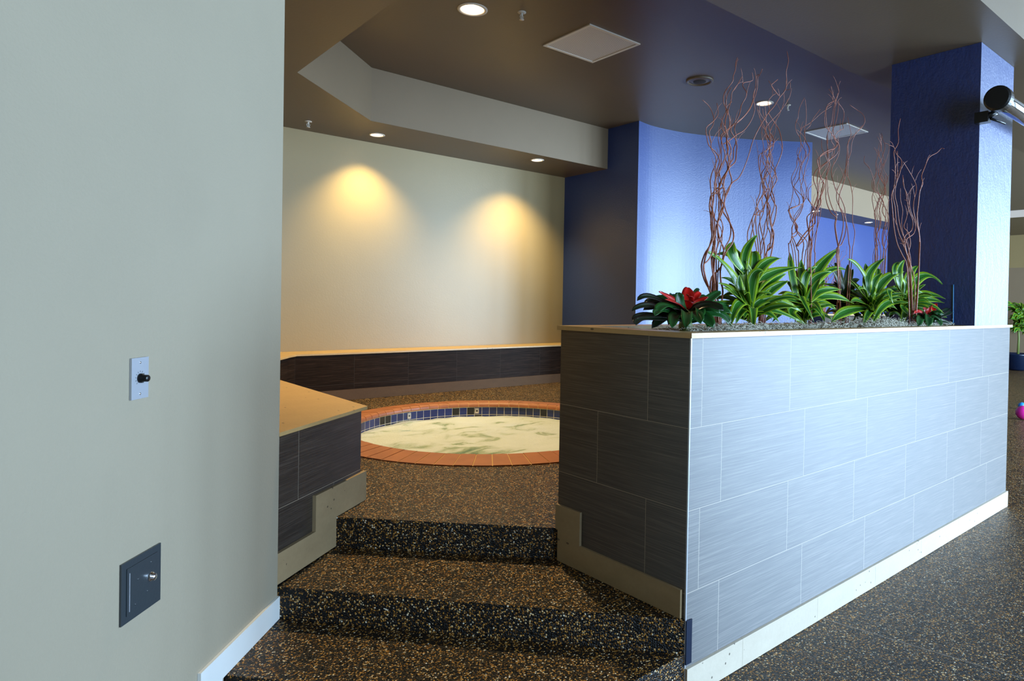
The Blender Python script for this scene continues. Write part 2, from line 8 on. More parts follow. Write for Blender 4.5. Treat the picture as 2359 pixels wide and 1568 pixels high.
BROM={'r1':([0.237,0.22],[[[0.226,0.22,1.426],[0.021,0.24,1.549],[-0.01,0.27,1.49],0.0209],[[0.226,0.22,1.426],[0.071,0.26,1.519],[0.083,0.32,1.479],0.0213],[[0.221,0.22,1.42],[-0.017,0.208,1.506],[-0.123,0.19,1.449],0.0234],[[0.221,0.22,1.414],[-0.092,0.188,1.45],[-0.17,0.14,1.417],0.023],[[0.222,0.22,1.408],[-0.142,0.168,1.44],[-0.203,0.09,1.4],0.0283],[[0.25,0.22,1.42],[0.362,0.22,1.493],[0.477,0.22,1.541],0.0351],[[0.255,0.22,1.414],[0.407,0.188,1.481],[0.446,0.14,1.396],0.0381],[[0.255,0.22,1.42],[0.476,0.244,1.506],[0.642,0.28,1.466],0.0296],[[0.255,0.22,1.407],[0.335,0.16,1.425],[0.185,0.07,1.392],0.0307],[[0.236,0.22,1.42],[0.176,0.22,1.501],[0.194,0.22,1.529],0.0338],[[0.226,0.22,1.42],[0.066,0.152,1.463],[-0.05,0.05,1.39],0.035],[[0.24,0.22,1.42],[0.14,0.14,1.487],[-0.005,0.02,1.39],0.0383],[[0.221,0.22,1.42],[0.0,0.172,1.474],[-0.093,0.1,1.435],0.029],[[0.235,0.22,1.426],[0.188,0.26,1.513],[0.27,0.32,1.523],0.0281],[[0.245,0.22,1.426],[0.34,0.268,1.527],[0.474,0.34,1.554],0.0194],[[0.226,0.22,1.426],[0.047,0.188,1.508],[-0.04,0.14,1.442],0.0324],[[0.25,0.22,1.42],[0.288,0.164,1.495],[0.145,0.08,1.424],0.0366]],[[[0.234,0.22,1.463],[0.109,0.22,1.506],[0.065,0.22,1.53],0.0272],[[0.244,0.22,1.463],[0.323,0.228,1.531],[0.362,0.24,1.531],0.0253],[[0.244,0.22,1.463],[0.304,0.2,1.497],[0.322,0.17,1.512],0.0218],[[0.239,0.22,1.457],[0.279,0.244,1.535],[0.325,0.28,1.553],0.041],[[0.234,0.22,1.457],[0.242,0.2,1.516],[0.2,0.17,1.512],0.0338],[[0.234,0.22,1.457],[0.136,0.196,1.491],[0.033,0.16,1.497],0.018]]),'r2':([2.518,0.12],[[[2.516,0.12,1.401],[2.757,0.13,1.456],[2.93,0.135,1.487],0.0306],[[2.516,0.12,1.396],[2.787,0.121,1.452],[2.93,0.118,1.462],0.0306],[[2.516,0.12,1.391],[2.753,0.104,1.419],[2.806,0.08,1.373],0.0353],[[2.516,0.12,1.391],[2.288,0.092,1.459],[2.204,0.05,1.377],0.0379],[[2.516,0.12,1.391],[2.433,0.084,1.481],[2.29,0.03,1.372],0.0432],[[2.516,0.12,1.401],[2.595,0.108,1.477],[2.697,0.09,1.446],0.0298],[[2.503,0.12,1.401],[2.367,0.12,1.452],[2.29,0.12,1.416],0.0289],[[2.516,0.12,1.391],[2.595,0.088,1.443],[2.51,0.04,1.369],0.0344]],[[[2.502,0.12,1.425],[2.356,0.12,1.481],[2.305,0.12,1.449],0.0288],[[2.502,0.12,1.425],[2.615,0.12,1.488],[2.659,0.12,1.518],0.0298],[[2.502,0.12,1.425],[2.501,0.128,1.484],[2.49,0.14,1.484],0.0294],[[2.502,0.12,1.425],[2.496,0.112,1.472],[2.506,0.1,1.489],0.0294]])}
S=bpy.context.scene; C=S.collection; PI=math.pi
# ------------------------------------------------------------------ helpers
def link(o,parent=None):
    C.objects.link(o)
    if parent is not None: o.parent=parent
    return o
def tag(o,label=None,cat=None,group=None,kind=None):
    for k,v in (('label',label),('category',cat),('group',group),('kind',kind)):
        if v: o[k]=v
    return o
def empty(name,loc=(0,0,0),rz=0,**kw):
    o=bpy.data.objects.new(name,None); o.location=loc; o.rotation_euler=(0,0,rz); o.empty_display_size=.05
    link(o); return tag(o,**kw)
def obj(name,bm,mats,parent=None,smooth=False,**kw):
    me=bpy.data.meshes.new(name); bm.to_mesh(me); bm.free()
    for m in (mats if isinstance(mats,(list,tuple)) else [mats]): me.materials.append(m)
    if smooth:
        for p in me.polygons: p.use_smooth=True
    o=bpy.data.objects.new(name,me); link(o,parent); return tag(o,**kw)
def uvl(bm): return bm.loops.layers.uv.get('UVMap') or bm.loops.layers.uv.new('UVMap')
def quad(bm,vs,uvs=None,mi=0):
    f=bm.faces.new([bm.verts.new(v) for v in vs]); f.material_index=mi
    if uvs:
        L=uvl(bm)
        for l,u in zip(f.loops,uvs): l[L].uv=u
    return f
def prism(bm,pts,z0,z1,mi_side=0,mi_top=0,mi_bot=0,starts=None,side_mi=None):
    """vertical prism from a 2D polygon (counter clockwise); uv in metres"""
    n=len(pts); L=uvl(bm)
    A=sum(pts[i][0]*pts[(i+1)%n][1]-pts[(i+1)%n][0]*pts[i][1] for i in range(n))
    if A<0: pts=pts[::-1]
    b=[bm.verts.new((p[0],p[1],z0)) for p in pts]; t=[bm.verts.new((p[0],p[1],z1)) for p in pts]
    u=0
    for i in range(n):
        j=(i+1)%n; d=math.dist(pts[i],pts[j])
        f=bm.faces.new((b[i],b[j],t[j],t[i])); f.material_index=mi_side if side_mi is None else side_mi.get(i,mi_side)
        for l,c in zip(f.loops,((u,z0),(u+d,z0),(u+d,z1),(u,z1))): l[L].uv=c
        u+=d
    f=bm.faces.new(t); f.material_index=mi_top
    for l in f.loops: l[L].uv=l.vert.co.xy
    f=bm.faces.new(b[::-1]); f.material_index=mi_bot
    for l in f.loops: l[L].uv=l.vert.co.xy
    return bm
def box(bm,a,b,mi=0):
    return prism(bm,[(a[0],a[1]),(b[0],a[1]),(b[0],b[1]),(a[0],b[1])],a[2],b[2],mi,mi,mi)
def bevel(bm,w,seg=2,ang=.6):
    es=[e for e in bm.edges if len(e.link_faces)==2 and e.calc_face_angle(0)>ang]
    bmesh.ops.bevel(bm,geom=es,offset=w,segments=seg,affect='EDGES',profile=.5,clamp_overlap=True)
    return bm
def lathe(bm,prof,c=(0,0,0),n=32,mi=0,axis='Z',closed=False):
    rings=[]
    for r,z in prof:
        ring=[]
        for k in range(n):
            a=2*PI*k/n
            p=(r*math.cos(a),r*math.sin(a),z)
            if axis=='Y': p=(p[0],p[2],p[1])
            if axis=='X': p=(p[2],p[0],p[1])
            ring.append(bm.verts.new((c[0]+p[0],c[1]+p[1],c[2]+p[2])))
        rings.append(ring)
    for a,b in zip(rings,rings[1:]):
        for k in range(n):
            f=bm.faces.new((a[k],a[(k+1)%n],b[(k+1)%n],b[k])); f.material_index=mi; f.smooth=True
    for ring,rev in ((rings[0],True),(rings[-1],False)):
        if closed:
            f=bm.faces.new(ring[::-1] if rev else ring); f.material_index=mi
    return bm
def catmull(P,sub=3):
    P=[Vector(p) for p in P]; out=[]
    for i in range(len(P)-1):
        p0=P[max(i-1,0)];p1=P[i];p2=P[i+1];p3=P[min(i+2,len(P)-1)]
        for k in range(sub):
            t=k/sub
            out.append(.5*((2*p1)+(-p0+p2)*t+(2*p0-5*p1+4*p2-p3)*t*t+(-p0+3*p1-3*p2+p3)*t*t*t))
    out.append(P[-1]); return out
def tube(bm,P,r0,r1,n=7,mi=0,cap=True):
    """tube along P, radius r0 at the start and r1 at the end"""
    P=[Vector(p) for p in P]; rings=[]; prev=Vector((.3,1,.2)).normalized()
    for i,p in enumerate(P):
        t=(P[min(i+1,len(P)-1)]-P[max(i-1,0)])
        if t.length<1e-9: t=Vector((0,0,1))
        t.normalize(); a=prev-t*prev.dot(t)
        if a.length<1e-4: a=t.orthogonal()
        a.normalize(); prev=a; b=t.cross(a); r=r0+(r1-r0)*i/(len(P)-1)
        rings.append([bm.verts.new(p+(a*math.cos(2*PI*k/n)+b*math.sin(2*PI*k/n))*r) for k in range(n)])
    for a,b in zip(rings,rings[1:]):
        for k in range(n):
            f=bm.faces.new((a[k],a[(k+1)%n],b[(k+1)%n],b[k])); f.smooth=True; f.material_index=mi
    if cap:
        for ring in (rings[0][::-1],rings[-1]):
            f=bm.faces.new(ring); f.material_index=mi
    return bm
def cut(o,holes):
    """cut vertical round or square holes (x,y,half,z0,z1,square) out of a slab, then drop the cutters"""
    cs=[]
    for x,y,r,z0,z1,n in holes:
        bm=bmesh.new()
        if n==4: box(bm,(x-r,y-r,z0),(x+r,y+r,z1))
        else: lathe(bm,[(r,z0),(r,z1)],(x,y,0),n,closed=True)
        bmesh.ops.recalc_face_normals(bm,faces=bm.faces)
        me=bpy.data.meshes.new('hole'); bm.to_mesh(me); bm.free()
        c=bpy.data.objects.new('hole',me); C.objects.link(c); cs.append(c)
        m=o.modifiers.new('b','BOOLEAN'); m.operation='DIFFERENCE'; m.object=c; m.solver='EXACT'
    bpy.context.view_layer.update()
    dg=bpy.context.evaluated_depsgraph_get()
    me=bpy.data.meshes.new_from_object(o.evaluated_get(dg)); o.modifiers.clear(); o.data=me
    for c in cs: bpy.data.objects.remove(c,do_unlink=True)
# ------------------------------------------------------------------ materials
def lin(r,g,b): return tuple(((c/255)/12.92 if c/255<=.04045 else ((c/255+.055)/1.055)**2.4) for c in (r,g,b))+(1,)
class NT:
    def __init__(s,name):
        s.m=bpy.data.materials.new(name); s.m.use_nodes=True; s.t=s.m.node_tree; s.b=s.t.nodes['Principled BSDF']
    def n(s,ty,**kw):
        x=s.t.nodes.new(ty)
        for k,v in kw.items(): setattr(x,k,v)
        return x
    def l(s,a,b): s.t.links.new(a,b)
    def math(s,op,a,b=None,c=None):
        x=s.n('ShaderNodeMath',operation=op)
        for i,v in enumerate((a,b,c)):
            if v is None: continue
            if isinstance(v,(int,float)): x.inputs[i].default_value=v
            else: s.l(v,x.inputs[i])
        return x.outputs[0]
    def mix(s,f,a,b):
        x=s.n('ShaderNodeMix',data_type='RGBA')
        for i,v in ((0,f),(6,a),(7,b)):
            if isinstance(v,(int,float)): x.inputs[i].default_value=v
            elif isinstance(v,tuple): x.inputs[i].default_value=v
            else: s.l(v,x.inputs[i])
        return x.outputs[2]
    def ramp(s,f,stops):
        x=s.n('ShaderNodeValToRGB'); e=x.color_ramp.elements
        while len(e)<len(stops): e.new(.5)
        for q,(p,c) in zip(e,stops): q.position=p; q.color=c
        s.l(f,x.inputs[0]); return x.outputs[0]
    def noise(s,vec,scale,detail=2,rough=.5):
        x=s.n('ShaderNodeTexNoise'); x.inputs['Scale'].default_value=scale; x.inputs['Detail'].default_value=detail; x.inputs['Roughness'].default_value=rough
        if vec is not None: s.l(vec,x.inputs['Vector'])
        return x.outputs[0]
    def mapping(s,vec,sc): 
        x=s.n('ShaderNodeMapping'); x.inputs['Scale'].default_value=sc; s.l(vec,x.inputs['Vector']); return x.outputs[0]
    def bump(s,h,st,d=.01):
        x=s.n('ShaderNodeBump'); x.inputs['Strength'].default_value=st; x.inputs['Distance'].default_value=d; s.l(h,x.inputs['Height']); s.l(x.outputs[0],s.b.inputs['Normal']); return x
    def set(s,**kw):
        for k,v in kw.items():
            k=k.replace('_',' ')
            if isinstance(v,(int,float,tuple)): s.b.inputs[k].default_value=v
            else: s.l(v,s.b.inputs[k])
        return s
    def pos(s): return s.n('ShaderNodeNewGeometry').outputs['Position']
    def uv(s):
        x=s.n('ShaderNodeUVMap'); return x.outputs[0]
def plain(name,col,rough=.5,metal=0,**kw):
    t=NT(name); t.set(Base_Color=col,Roughness=rough,Metallic=metal,**kw); return t.m
def paint(name,col,rough=.5,spec=.5,bscale=60,bst=.25,coat=0,var=.12,trowel=False):
    t=NT(name); p=t.pos()
    n1=t.noise(p,2.2,3); dark=tuple(c*(1-var) for c in col[:3])+(1,)
    t.set(Base_Color=t.mix(n1,dark,col),Roughness=rough,Coat_Weight=coat,Coat_Roughness=.28)
    t.b.inputs['Specular IOR Level'].default_value=spec
    h=t.noise(p,bscale,3,.6)
    if trowel:
        w=t.n('ShaderNodeTexVoronoi'); w.feature='SMOOTH_F1'; w.inputs['Scale'].default_value=22; t.l(t.mapping(p,(1,1,.35)),w.inputs['Vector'])
        h=t.math('ADD',t.math('MULTIPLY',h,.5),t.math('MULTIPLY',t.noise(t.mapping(p,(1,1,.5)),14,4,.7),1.3))
    t.bump(h,bst,.006); return t.m
def tile(name,v0,h,sp,off_up,off_dn,kmax=99,c1=lin(68,58,50),c2=lin(42,35,30),rough=.5,spec=.95,ior=1.68,an=.9,grout=lin(150,135,115)):
    """stack of brushed porcelain tiles; uv in metres, joints found from uv"""
    t=NT(name); uv=t.uv(); sx=t.n('ShaderNodeSeparateXYZ'); t.l(uv,sx.inputs[0]); u,v=sx.outputs[0],sx.outputs[1]
    k=t.math('DIVIDE',t.math('SUBTRACT',v,v0),h)
    kf=t.math('MINIMUM',t.math('FLOOR',k),kmax)
    par=t.math('FLOORED_MODULO',kf,2.)
    off=t.math('ADD',t.math('MULTIPLY',par,off_dn-off_up),off_up)
    uu=t.math('DIVIDE',t.math('SUBTRACT',u,off),sp)
    fu=t.math('FRACT',uu); du=t.math('MULTIPLY',t.math('MINIMUM',fu,t.math('SUBTRACT',1.,fu)),sp)
    fv=t.math('SUBTRACT',k,kf); dv=t.math('MULTIPLY',t.math('MINIMUM',fv,t.math('ADD',t.math('ABSOLUTE',t.math('SUBTRACT',1.,fv)),t.math('GREATER_THAN',kf,kmax-.5))),h)
    g=t.math('LESS_THAN',t.math('MINIMUM',du,dv),.0011)
    cell=t.n('ShaderNodeCombineXYZ'); t.l(t.math('FLOOR',uu),cell.inputs[0]); t.l(kf,cell.inputs[1])
    wn=t.n('ShaderNodeTexWhiteNoise'); t.l(cell.outputs[0],wn.inputs['Vector'])
    sh=t.n('ShaderNodeVectorMath',operation='ADD'); t.l(uv,sh.inputs[0]); t.l(t.mapping(wn.outputs['Color'],(7,7,7)),sh.inputs[1])
    mp=t.mapping(sh.outputs[0],(3.2,270,1)); n1=t.noise(mp,1.0,3,.65)
    mp2=t.mapping(sh.outputs[0],(7,560,1)); n2=t.noise(mp2,1.0,2,.6)
    f=t.math('ADD',t.math('MULTIPLY',n1,.65),t.math('MULTIPLY',n2,.35))
    col=t.ramp(f,[(.40,c2),(.52,tuple((a+b)/2 for a,b in zip(c1,c2))),(.63,tuple(min(1,x*1.5) for x in c1[:3])+(1,))])
    tint=t.math('ADD',.9,t.math('MULTIPLY',wn.outputs['Value'],.2))
    hs=t.n('ShaderNodeHueSaturation'); t.l(col,hs.inputs['Color']); t.l(tint,hs.inputs['Value'])
    t.set(Base_Color=t.mix(g,hs.outputs[0],grout),Roughness=t.math('ADD',t.math('MULTIPLY',f,.2),rough-.1))
    hh=t.math('SUBTRACT',f,t.math('MULTIPLY',g,1.5)); t.bump(hh,.22,.0015)
    # fine horizontal brushing: the gloss spreads up and down, not sideways
    tg=t.n('ShaderNodeTangent'); tg.direction_type='UV_MAP'; tg.uv_map='UVMap'; t.l(tg.outputs[0],t.b.inputs['Tangent'])
    t.set(Anisotropic=an,Anisotropic_Rotation=.25,IOR=ior)
    mr=t.n('ShaderNodeMapRange'); t.l(f,mr.inputs[0]); mr.inputs[1].default_value=.36; mr.inputs[2].default_value=.62; mr.inputs[3].default_value=spec*.72; mr.inputs[4].default_value=spec*1.0
    t.l(mr.outputs[0],t.b.inputs['Specular IOR Level'])
    return t.m
TSPEC=1.0
def pebble(name,joint=False):
    t=NT(name); p=t.pos()
    w=t.n('ShaderNodeVectorMath',operation='ADD'); nv=t.n('ShaderNodeTexNoise'); nv.inputs['Scale'].default_value=260; t.l(p,nv.inputs['Vector'])
    t.l(p,w.inputs[0]); t.l(t.mapping(nv.outputs['Color'],(.004,.004,.004)),w.inputs[1])
    vo=t.n('ShaderNodeTexVoronoi'); vo.inputs['Scale'].default_value=165; t.l(w.outputs[0],vo.inputs['Vector'])
    sep=t.n('ShaderNodeSeparateColor'); t.l(vo.outputs['Color'],sep.inputs[0])
    col=t.ramp(sep.outputs[0],[(0,lin(8,7,7)),(.56,lin(16,12,9)),(.66,lin(62,40,14)),(.80,lin(138,90,32)),(.91,lin(190,136,60)),(.98,lin(212,186,140)),(1,lin(232,222,200))])
    t.t.nodes[-1] if False else None
    e=t.math('GREATER_THAN',vo.outputs['Distance'],.62)
    big=t.noise(p,3,3); tint=t.math('ADD',.75,t.math('MULTIPLY',big,.5))
    hs=t.n('ShaderNodeHueSaturation'); t.l(t.mix(e,col,lin(10,9,9)),hs.inputs['Color']); t.l(tint,hs.inputs['Value'])
    c=hs.outputs[0]
    if joint:
        s=t.n('ShaderNodeSeparateXYZ'); t.l(p,s.inputs[0])
        # sawn control joint running out from the planter
        line=t.math('ADD',1.018,t.math('MULTIPLY',s.outputs[1],-.2))
        d=t.math('ABSOLUTE',t.math('SUBTRACT',s.outputs[0],line))
        c=t.mix(t.math('LESS_THAN',d,.004),c,lin(120,105,90))
    rg=t.math('ADD',.22,t.math('MULTIPLY',sep.outputs[1],.3))
    t.set(Base_Color=c,Roughness=rg); t.b.inputs['Specular IOR Level'].default_value=.28
    t.bump(t.math('SUBTRACT',1.,vo.outputs['Distance']),.9,.004); return t.m
def stone(name,c1,c2,rough=.4):
    t=NT(name); p=t.pos(); n=t.noise(t.mapping(p,(2,2,5)),3,5,.6); n2=t.noise(p,55,3)
    v=t.n('ShaderNodeTexVoronoi'); v.inputs['Scale'].default_value=26; t.l(t.mapping(p,(1,.45,1)),v.inputs['Vector'])
    pit=t.math('MULTIPLY',t.math('LESS_THAN',v.outputs['Distance'],.13),t.math('GREATER_THAN',t.noise(p,6,2),.54))
    c=t.mix(t.math('ADD',t.math('MULTIPLY',n,.7),t.math('MULTIPLY',n2,.3)),c2,c1)
    t.set(Base_Color=t.mix(t.math('MULTIPLY',pit,.75),c,lin(60,48,34)),Roughness=rough)
    t.bump(t.math('SUBTRACT',n2,t.math('MULTIPLY',pit,2)),.25,.003); return t.m
def leafmat(name,edge,mid,stripe,rough=.32):
    t=NT(name); s=t.n('ShaderNodeSeparateXYZ'); t.l(t.uv(),s.inputs[0])
    a=t.math('MULTIPLY',t.math('ABSOLUTE',t.math('SUBTRACT',s.outputs[0],.5)),2.)
    nz=t.math('MULTIPLY',t.math('SUBTRACT',t.noise(t.mapping(t.pos(),(9,9,9)),3,2),.5),.25)
    col=t.ramp(t.math('ADD',a,nz),[(0,mid),(.42,mid),(.5,stripe),(.58,mid),(.76,edge),(1,edge)])
    t.set(Base_Color=col,Roughness=rough); t.b.inputs['Specular IOR Level'].default_value=.6
    t.b.inputs['Subsurface Weight'].default_value=0
    vein=t.math('SINE',t.math('MULTIPLY',s.outputs[0],60.)); t.bump(vein,.15,.001)
    # thin leaves let some light through
    tr=t.n('ShaderNodeBsdfTranslucent'); t.l(col,tr.inputs['Color']); mx=t.n('ShaderNodeMixShader'); mx.inputs[0].default_value=.22
    out=t.t.nodes['Material Output']; t.l(t.b.outputs[0],mx.inputs[1]); t.l(tr.outputs[0],mx.inputs[2]); t.l(mx.outputs[0],out.inputs[0]); return t.m
def emit(name,col,st):
    t=NT(name); t.set(Base_Color=(0,0,0,1)); t.b.inputs['Emission Color'].default_value=col; t.b.inputs['Emission Strength'].default_value=st; return t.m
M={}
M['leftwall']=paint('sage_wall_paint',lin(161,149,128),.55,.3,110,.18)
M['beige']=paint('beige_satin_paint',lin(150,128,88),.4,.4,70,.12)
M['fascia']=paint('beige_fascia_paint',lin(128,108,84),.6,.3,70,.15)
M['taupe']=paint('taupe_ceiling_paint',lin(98,82,62),.42,.5,60,.1)
M['blue']=paint('blue_gloss_paint',lin(26,52,112),.45,.8,60,.35,coat=.25)
M['bluecol']=paint('blue_textured_paint',lin(6,32,86),.5,1.0,60,.75,trowel=True)
M['white']=paint('white_paint',lin(200,196,188),.6,.3)
M['tile_front']=tile('tile_front',1.015,.31,.632,.073,.205,0)
M['tile_side']=tile('tile_side',1.015,.31,.61,.21,.495,0)
M['tile_bench']=tile('tile_bench',.605,.306,.62,.165,.45,0)
M['tile_back_shaded']=tile('tile_back_shaded',.605,.4,.61,.1,.1,0,spec=.05,ior=1.4,an=.5,rough=.42,grout=lin(60,52,46),c1=lin(48,34,25),c2=lin(26,18,13))  # same brushed tile, darkened and dulled to stand for the shade at the back
M['pebble']=pebble('exposed_pebble_aggregate'); M['pebble_floor']=pebble('exposed_pebble_floor',True)
M['cap']=stone('honed_travertine',lin(196,160,106),lin(166,130,80),.42)
M['skirt']=stone('travertine_skirting',lin(168,144,108),lin(132,110,80),.45)
M['skirt_shade']=stone('shaded_stone_skirting',lin(92,62,32),lin(66,44,22),.85)  # skirting stone with the back bench's low light put into its colour
M['skirtp']=stone('pale_stone_skirting',lin(212,200,180),lin(190,176,156),.45)
M['skirtw']=plain('white_tile_skirting',lin(222,222,218),.35)
M['steel']=plain('brushed_steel',lin(178,180,186),.5,.55)
M['chrome']=plain('polished_chrome',lin(225,225,228),.1,1)
M['black']=plain('black_plastic',lin(14,14,15),.3)
M['darkplate']=paint('dark_bronze_plate',lin(52,58,62),.3,.6,40,.1)
M['offwhite']=plain('off_white_metal',lin(190,180,165),.5)
M['trimring']=plain('white_trim_ring',lin(205,195,180),.45)
M['bulb']=emit('lamp_glow',(1,.74,.46,1),110)
M['stem']=paint('red_brown_willow_bark',lin(146,78,52),.45,.5,150,.4,var=.35)
M['leaf']=leafmat('striped_leaf',lin(136,166,26),lin(34,94,20),lin(150,184,104))
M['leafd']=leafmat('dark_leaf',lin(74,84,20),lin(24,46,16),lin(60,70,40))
M['brom']=leafmat('strap_leaf',lin(28,82,28),lin(22,70,26),lin(34,88,40),.28)
M['bromd']=leafmat('purple_strap_leaf',lin(34,26,22),lin(22,40,20),lin(34,44,24),.28)
M['red']=leafmat('red_bract',lin(150,14,10),lin(190,18,10),lin(150,14,8),.3)
M['cane']=plain('green_cane',lin(95,105,45),.6)
M['soil']=paint('dark_soil',lin(52,40,30),.95,.2,90,1.)
M['moss']=plain('grey_moss_fibre',lin(172,166,148),.9)
M['darkstrip']=plain('dark_blue_strip',lin(30,42,66),.35,.6)
# bricks, pool tile, water
t=NT('terracotta_coping'); vc=t.n('ShaderNodeObjectInfo'); p=t.pos(); n1=t.noise(p,9,3); n2=t.noise(p,120,3)
t.set(Base_Color=t.mix(n1,lin(132,78,50),lin(172,106,68)),Roughness=.45); t.bump(n2,.3,.002); M['coping']=t.m
M['mortar']=paint('tan_mortar',lin(196,160,112),.85,.2,200,.5)
t=NT('cobalt_pool_tile'); s=t.n('ShaderNodeSeparateXYZ'); t.l(t.uv(),s.inputs[0])
TW=.0746; a=t.math('DIVIDE',s.outputs[0],TW); b=t.math('DIVIDE',s.outputs[1],TW)
def edged(x): f=t.math('FRACT',x); return t.math('MINIMUM',f,t.math('SUBTRACT',1.,f))
g=t.math('LESS_THAN',t.math('MINIMUM',edged(a),edged(b)),.03)
cb=t.n('ShaderNodeCombineXYZ'); t.l(t.math('FLOOR',a),cb.inputs[0]); t.l(t.math('FLOOR',b),cb.inputs[1])
wn=t.n('ShaderNodeTexWhiteNoise'); t.l(cb.outputs[0],wn.inputs['Vector'])
c=t.ramp(wn.outputs['Value'],[(0,lin(8,10,22)),(.2,lin(8,12,28)),(.3,lin(10,28,84)),(1,lin(16,44,116))])
t.set(Base_Color=t.mix(g,c,lin(200,195,180)),Roughness=.12); M['pooltile']=t.m
t=NT('foaming_water'); p=t.pos(); w=t.n('ShaderNodeTexNoise'); w.inputs['Scale'].default_value=2.2; w.inputs['Detail'].default_value=5; w.inputs['Distortion'].default_value=1.6; t.l(t.mapping(p,(1,1.8,1)),w.inputs['Vector'])
gx=t.n('ShaderNodeVectorMath',operation='DISTANCE'); t.l(p,gx.inputs[0]); gx.inputs[1].default_value=(.55,2.6,.33)
near=t.math('SUBTRACT',1.,t.math('MINIMUM',t.math('DIVIDE',gx.outputs['Value'],.75),1.))
f=t.math('ADD',w.outputs[0],t.math('MULTIPLY',near,.19))
c=t.ramp(f,[(0,lin(232,238,244)),(.55,lin(218,226,226)),(.66,lin(180,196,172)),(.78,lin(112,146,124))])
t.set(Base_Color=c,Roughness=t.ramp(f,[(.5,(.55,.55,.55,1)),(.7,(.12,.12,.12,1))])); t.bump(t.noise(p,34,6,.72),.8,.03); M['water']=t.m
# reflector with vertical flutes
t=NT('fluted_reflector'); t.set(Base_Color=lin(245,238,225),Roughness=.3,Metallic=.8); M['reflector']=t.m
# return grille: fine lattice
t=NT('grille_lattice'); p=t.pos(); s=t.n('ShaderNodeSeparateXYZ'); t.l(p,s.inputs[0])
def per(a,k): x=t.math('FRACT',t.math('MULTIPLY',a,k)); return t.math('LESS_THAN',x,.55)
hole=t.math('MULTIPLY',per(s.outputs[0],70),per(s.outputs[1],70))
t.set(Base_Color=t.mix(hole,lin(206,198,188),lin(128,120,112)),Roughness=.5); M['grille']=t.m

# ------------------------------------------------------------------ the setting
ZC,ZS,ZF,ZP=3.722,3.208,3.262,.441
def struct(name,bm,m,**kw):
    bmesh.ops.recalc_face_normals(bm,faces=bm.faces)
    return obj(name,bm,m,kind='structure',**kw)
bm=bmesh.new(); prism(bm,[(-4.6,-5.2),(21,-5.2),(21,8),(-4.6,8)],-.1,0); struct('floor',bm,M['pebble_floor'],label='pebbled floor running past the planter front')
# raised deck round the tub, with the round hole for the tub
bm=bmesh.new(); prism(bm,[(-.737,1.52),(0,.749),(6.4,.749),(6.4,5.42),(0,5.42),(-.45,4.6),(-.545,3.9),(-.545,1.672)],.001,ZP); bmesh.ops.recalc_face_normals(bm,faces=bm.faces)
deck=obj('floor_deck',bm,M['pebble'],kind='structure',label='raised pebbled deck round the hot tub')
TC=(1.17,3.03); cut(deck,[(TC[0],TC[1],1.395,-.1,.6,96)])
# left wall with white skirting
wd=Vector((-.577,-.648,0)).normalized(); wn_=Vector((-wd.y,wd.x,0)) # towards the room
A=Vector((-1.084,1.231,0)); 
if (wn_.dot(Vector((-1.95,-1.55,0))-A))<0: wn_=-wn_
def W(s,d=0): q=A+wd*s+wn_*d; return (q.x,q.y)
bm=bmesh.new(); prism(bm,[W(0),W(4.7),W(4.7,-.2),W(0,-.2)],0,4.2); bevel(bm,.012,3); struct('wall_left',bm,M['leftwall'],label='pale grey-green wall with the two plates')
bm=bmesh.new()
def wallstrip(bm,prof,d0,d1):
    """prof: polygon in (s,z) on the left wall, thickness d0..d1"""
    f=[bm.verts.new((*W(s,d1),z)) for s,z in prof]; b=[bm.verts.new((*W(s,d0),z)) for s,z in prof]
    bm.faces.new(f); bm.faces.new(b[::-1]); n=len(f)
    for i in range(n): bm.faces.new((f[i],b[i],b[(i+1)%n],f[(i+1)%n]))
wallstrip(bm,[(.0,.17),(.0,.262),(.565,.262),(.565,.0),(.47,.0),(.432,.17)],.0005,.012)
bevel(bm,.002,1); struct('baseboard_left',bm,M['skirtw'],label='white skirting stepping down the left wall')
bm=bmesh.new(); wallstrip(bm,[(.5655,.0),(.5655,.1),(4.6,.1),(4.6,0)],.0005,.012); struct('baseboard_left_floor',bm,M['skirtw'],label='white skirting at floor level on the left wall')
# inner left wall and back wall of the tub room
bm=bmesh.new(); prism(bm,[(-1.25,1.45),(-1.02,3.9),(-.05,5.42),(-.35,5.6),(-1.5,3.9),(-1.6,1.6)],ZP,ZS); struct('wall_tub_side',bm,M['beige'],label='beige wall at the left end of the tub room')
bm=bmesh.new(); prism(bm,[(-.35,5.42),(3.99,5.42),(3.99,5.6),(-.35,5.6)],0,ZS); struct('wall_back',bm,M['beige'],label='satin beige wall behind the hot tub')
# blue block: dark face towards the tub, curved face towards the planter
P=catmull([(3.972,4.035,0),(4.26,4.075,0),(4.62,4.04,0),(4.97,3.95,0),(5.41,3.76,0),(5.85,3.51,0),(6.42,3.11,0)],6)
bm=bmesh.new(); pts=[(3.972,5.6)]+[(p.x,p.y) for p in P]+[(6.42,5.6)]; prism(bm,pts,0,ZC); struct('wall_blue',bm,M['blue'],label='curved blue wall behind the planter')
bm=bmesh.new(); box(bm,(6.43,4.86,0),(14.2,5.02,ZS)); struct('wall_blue_far',bm,M['blue'],label='blue wall far behind the planter, beyond the curved wall')
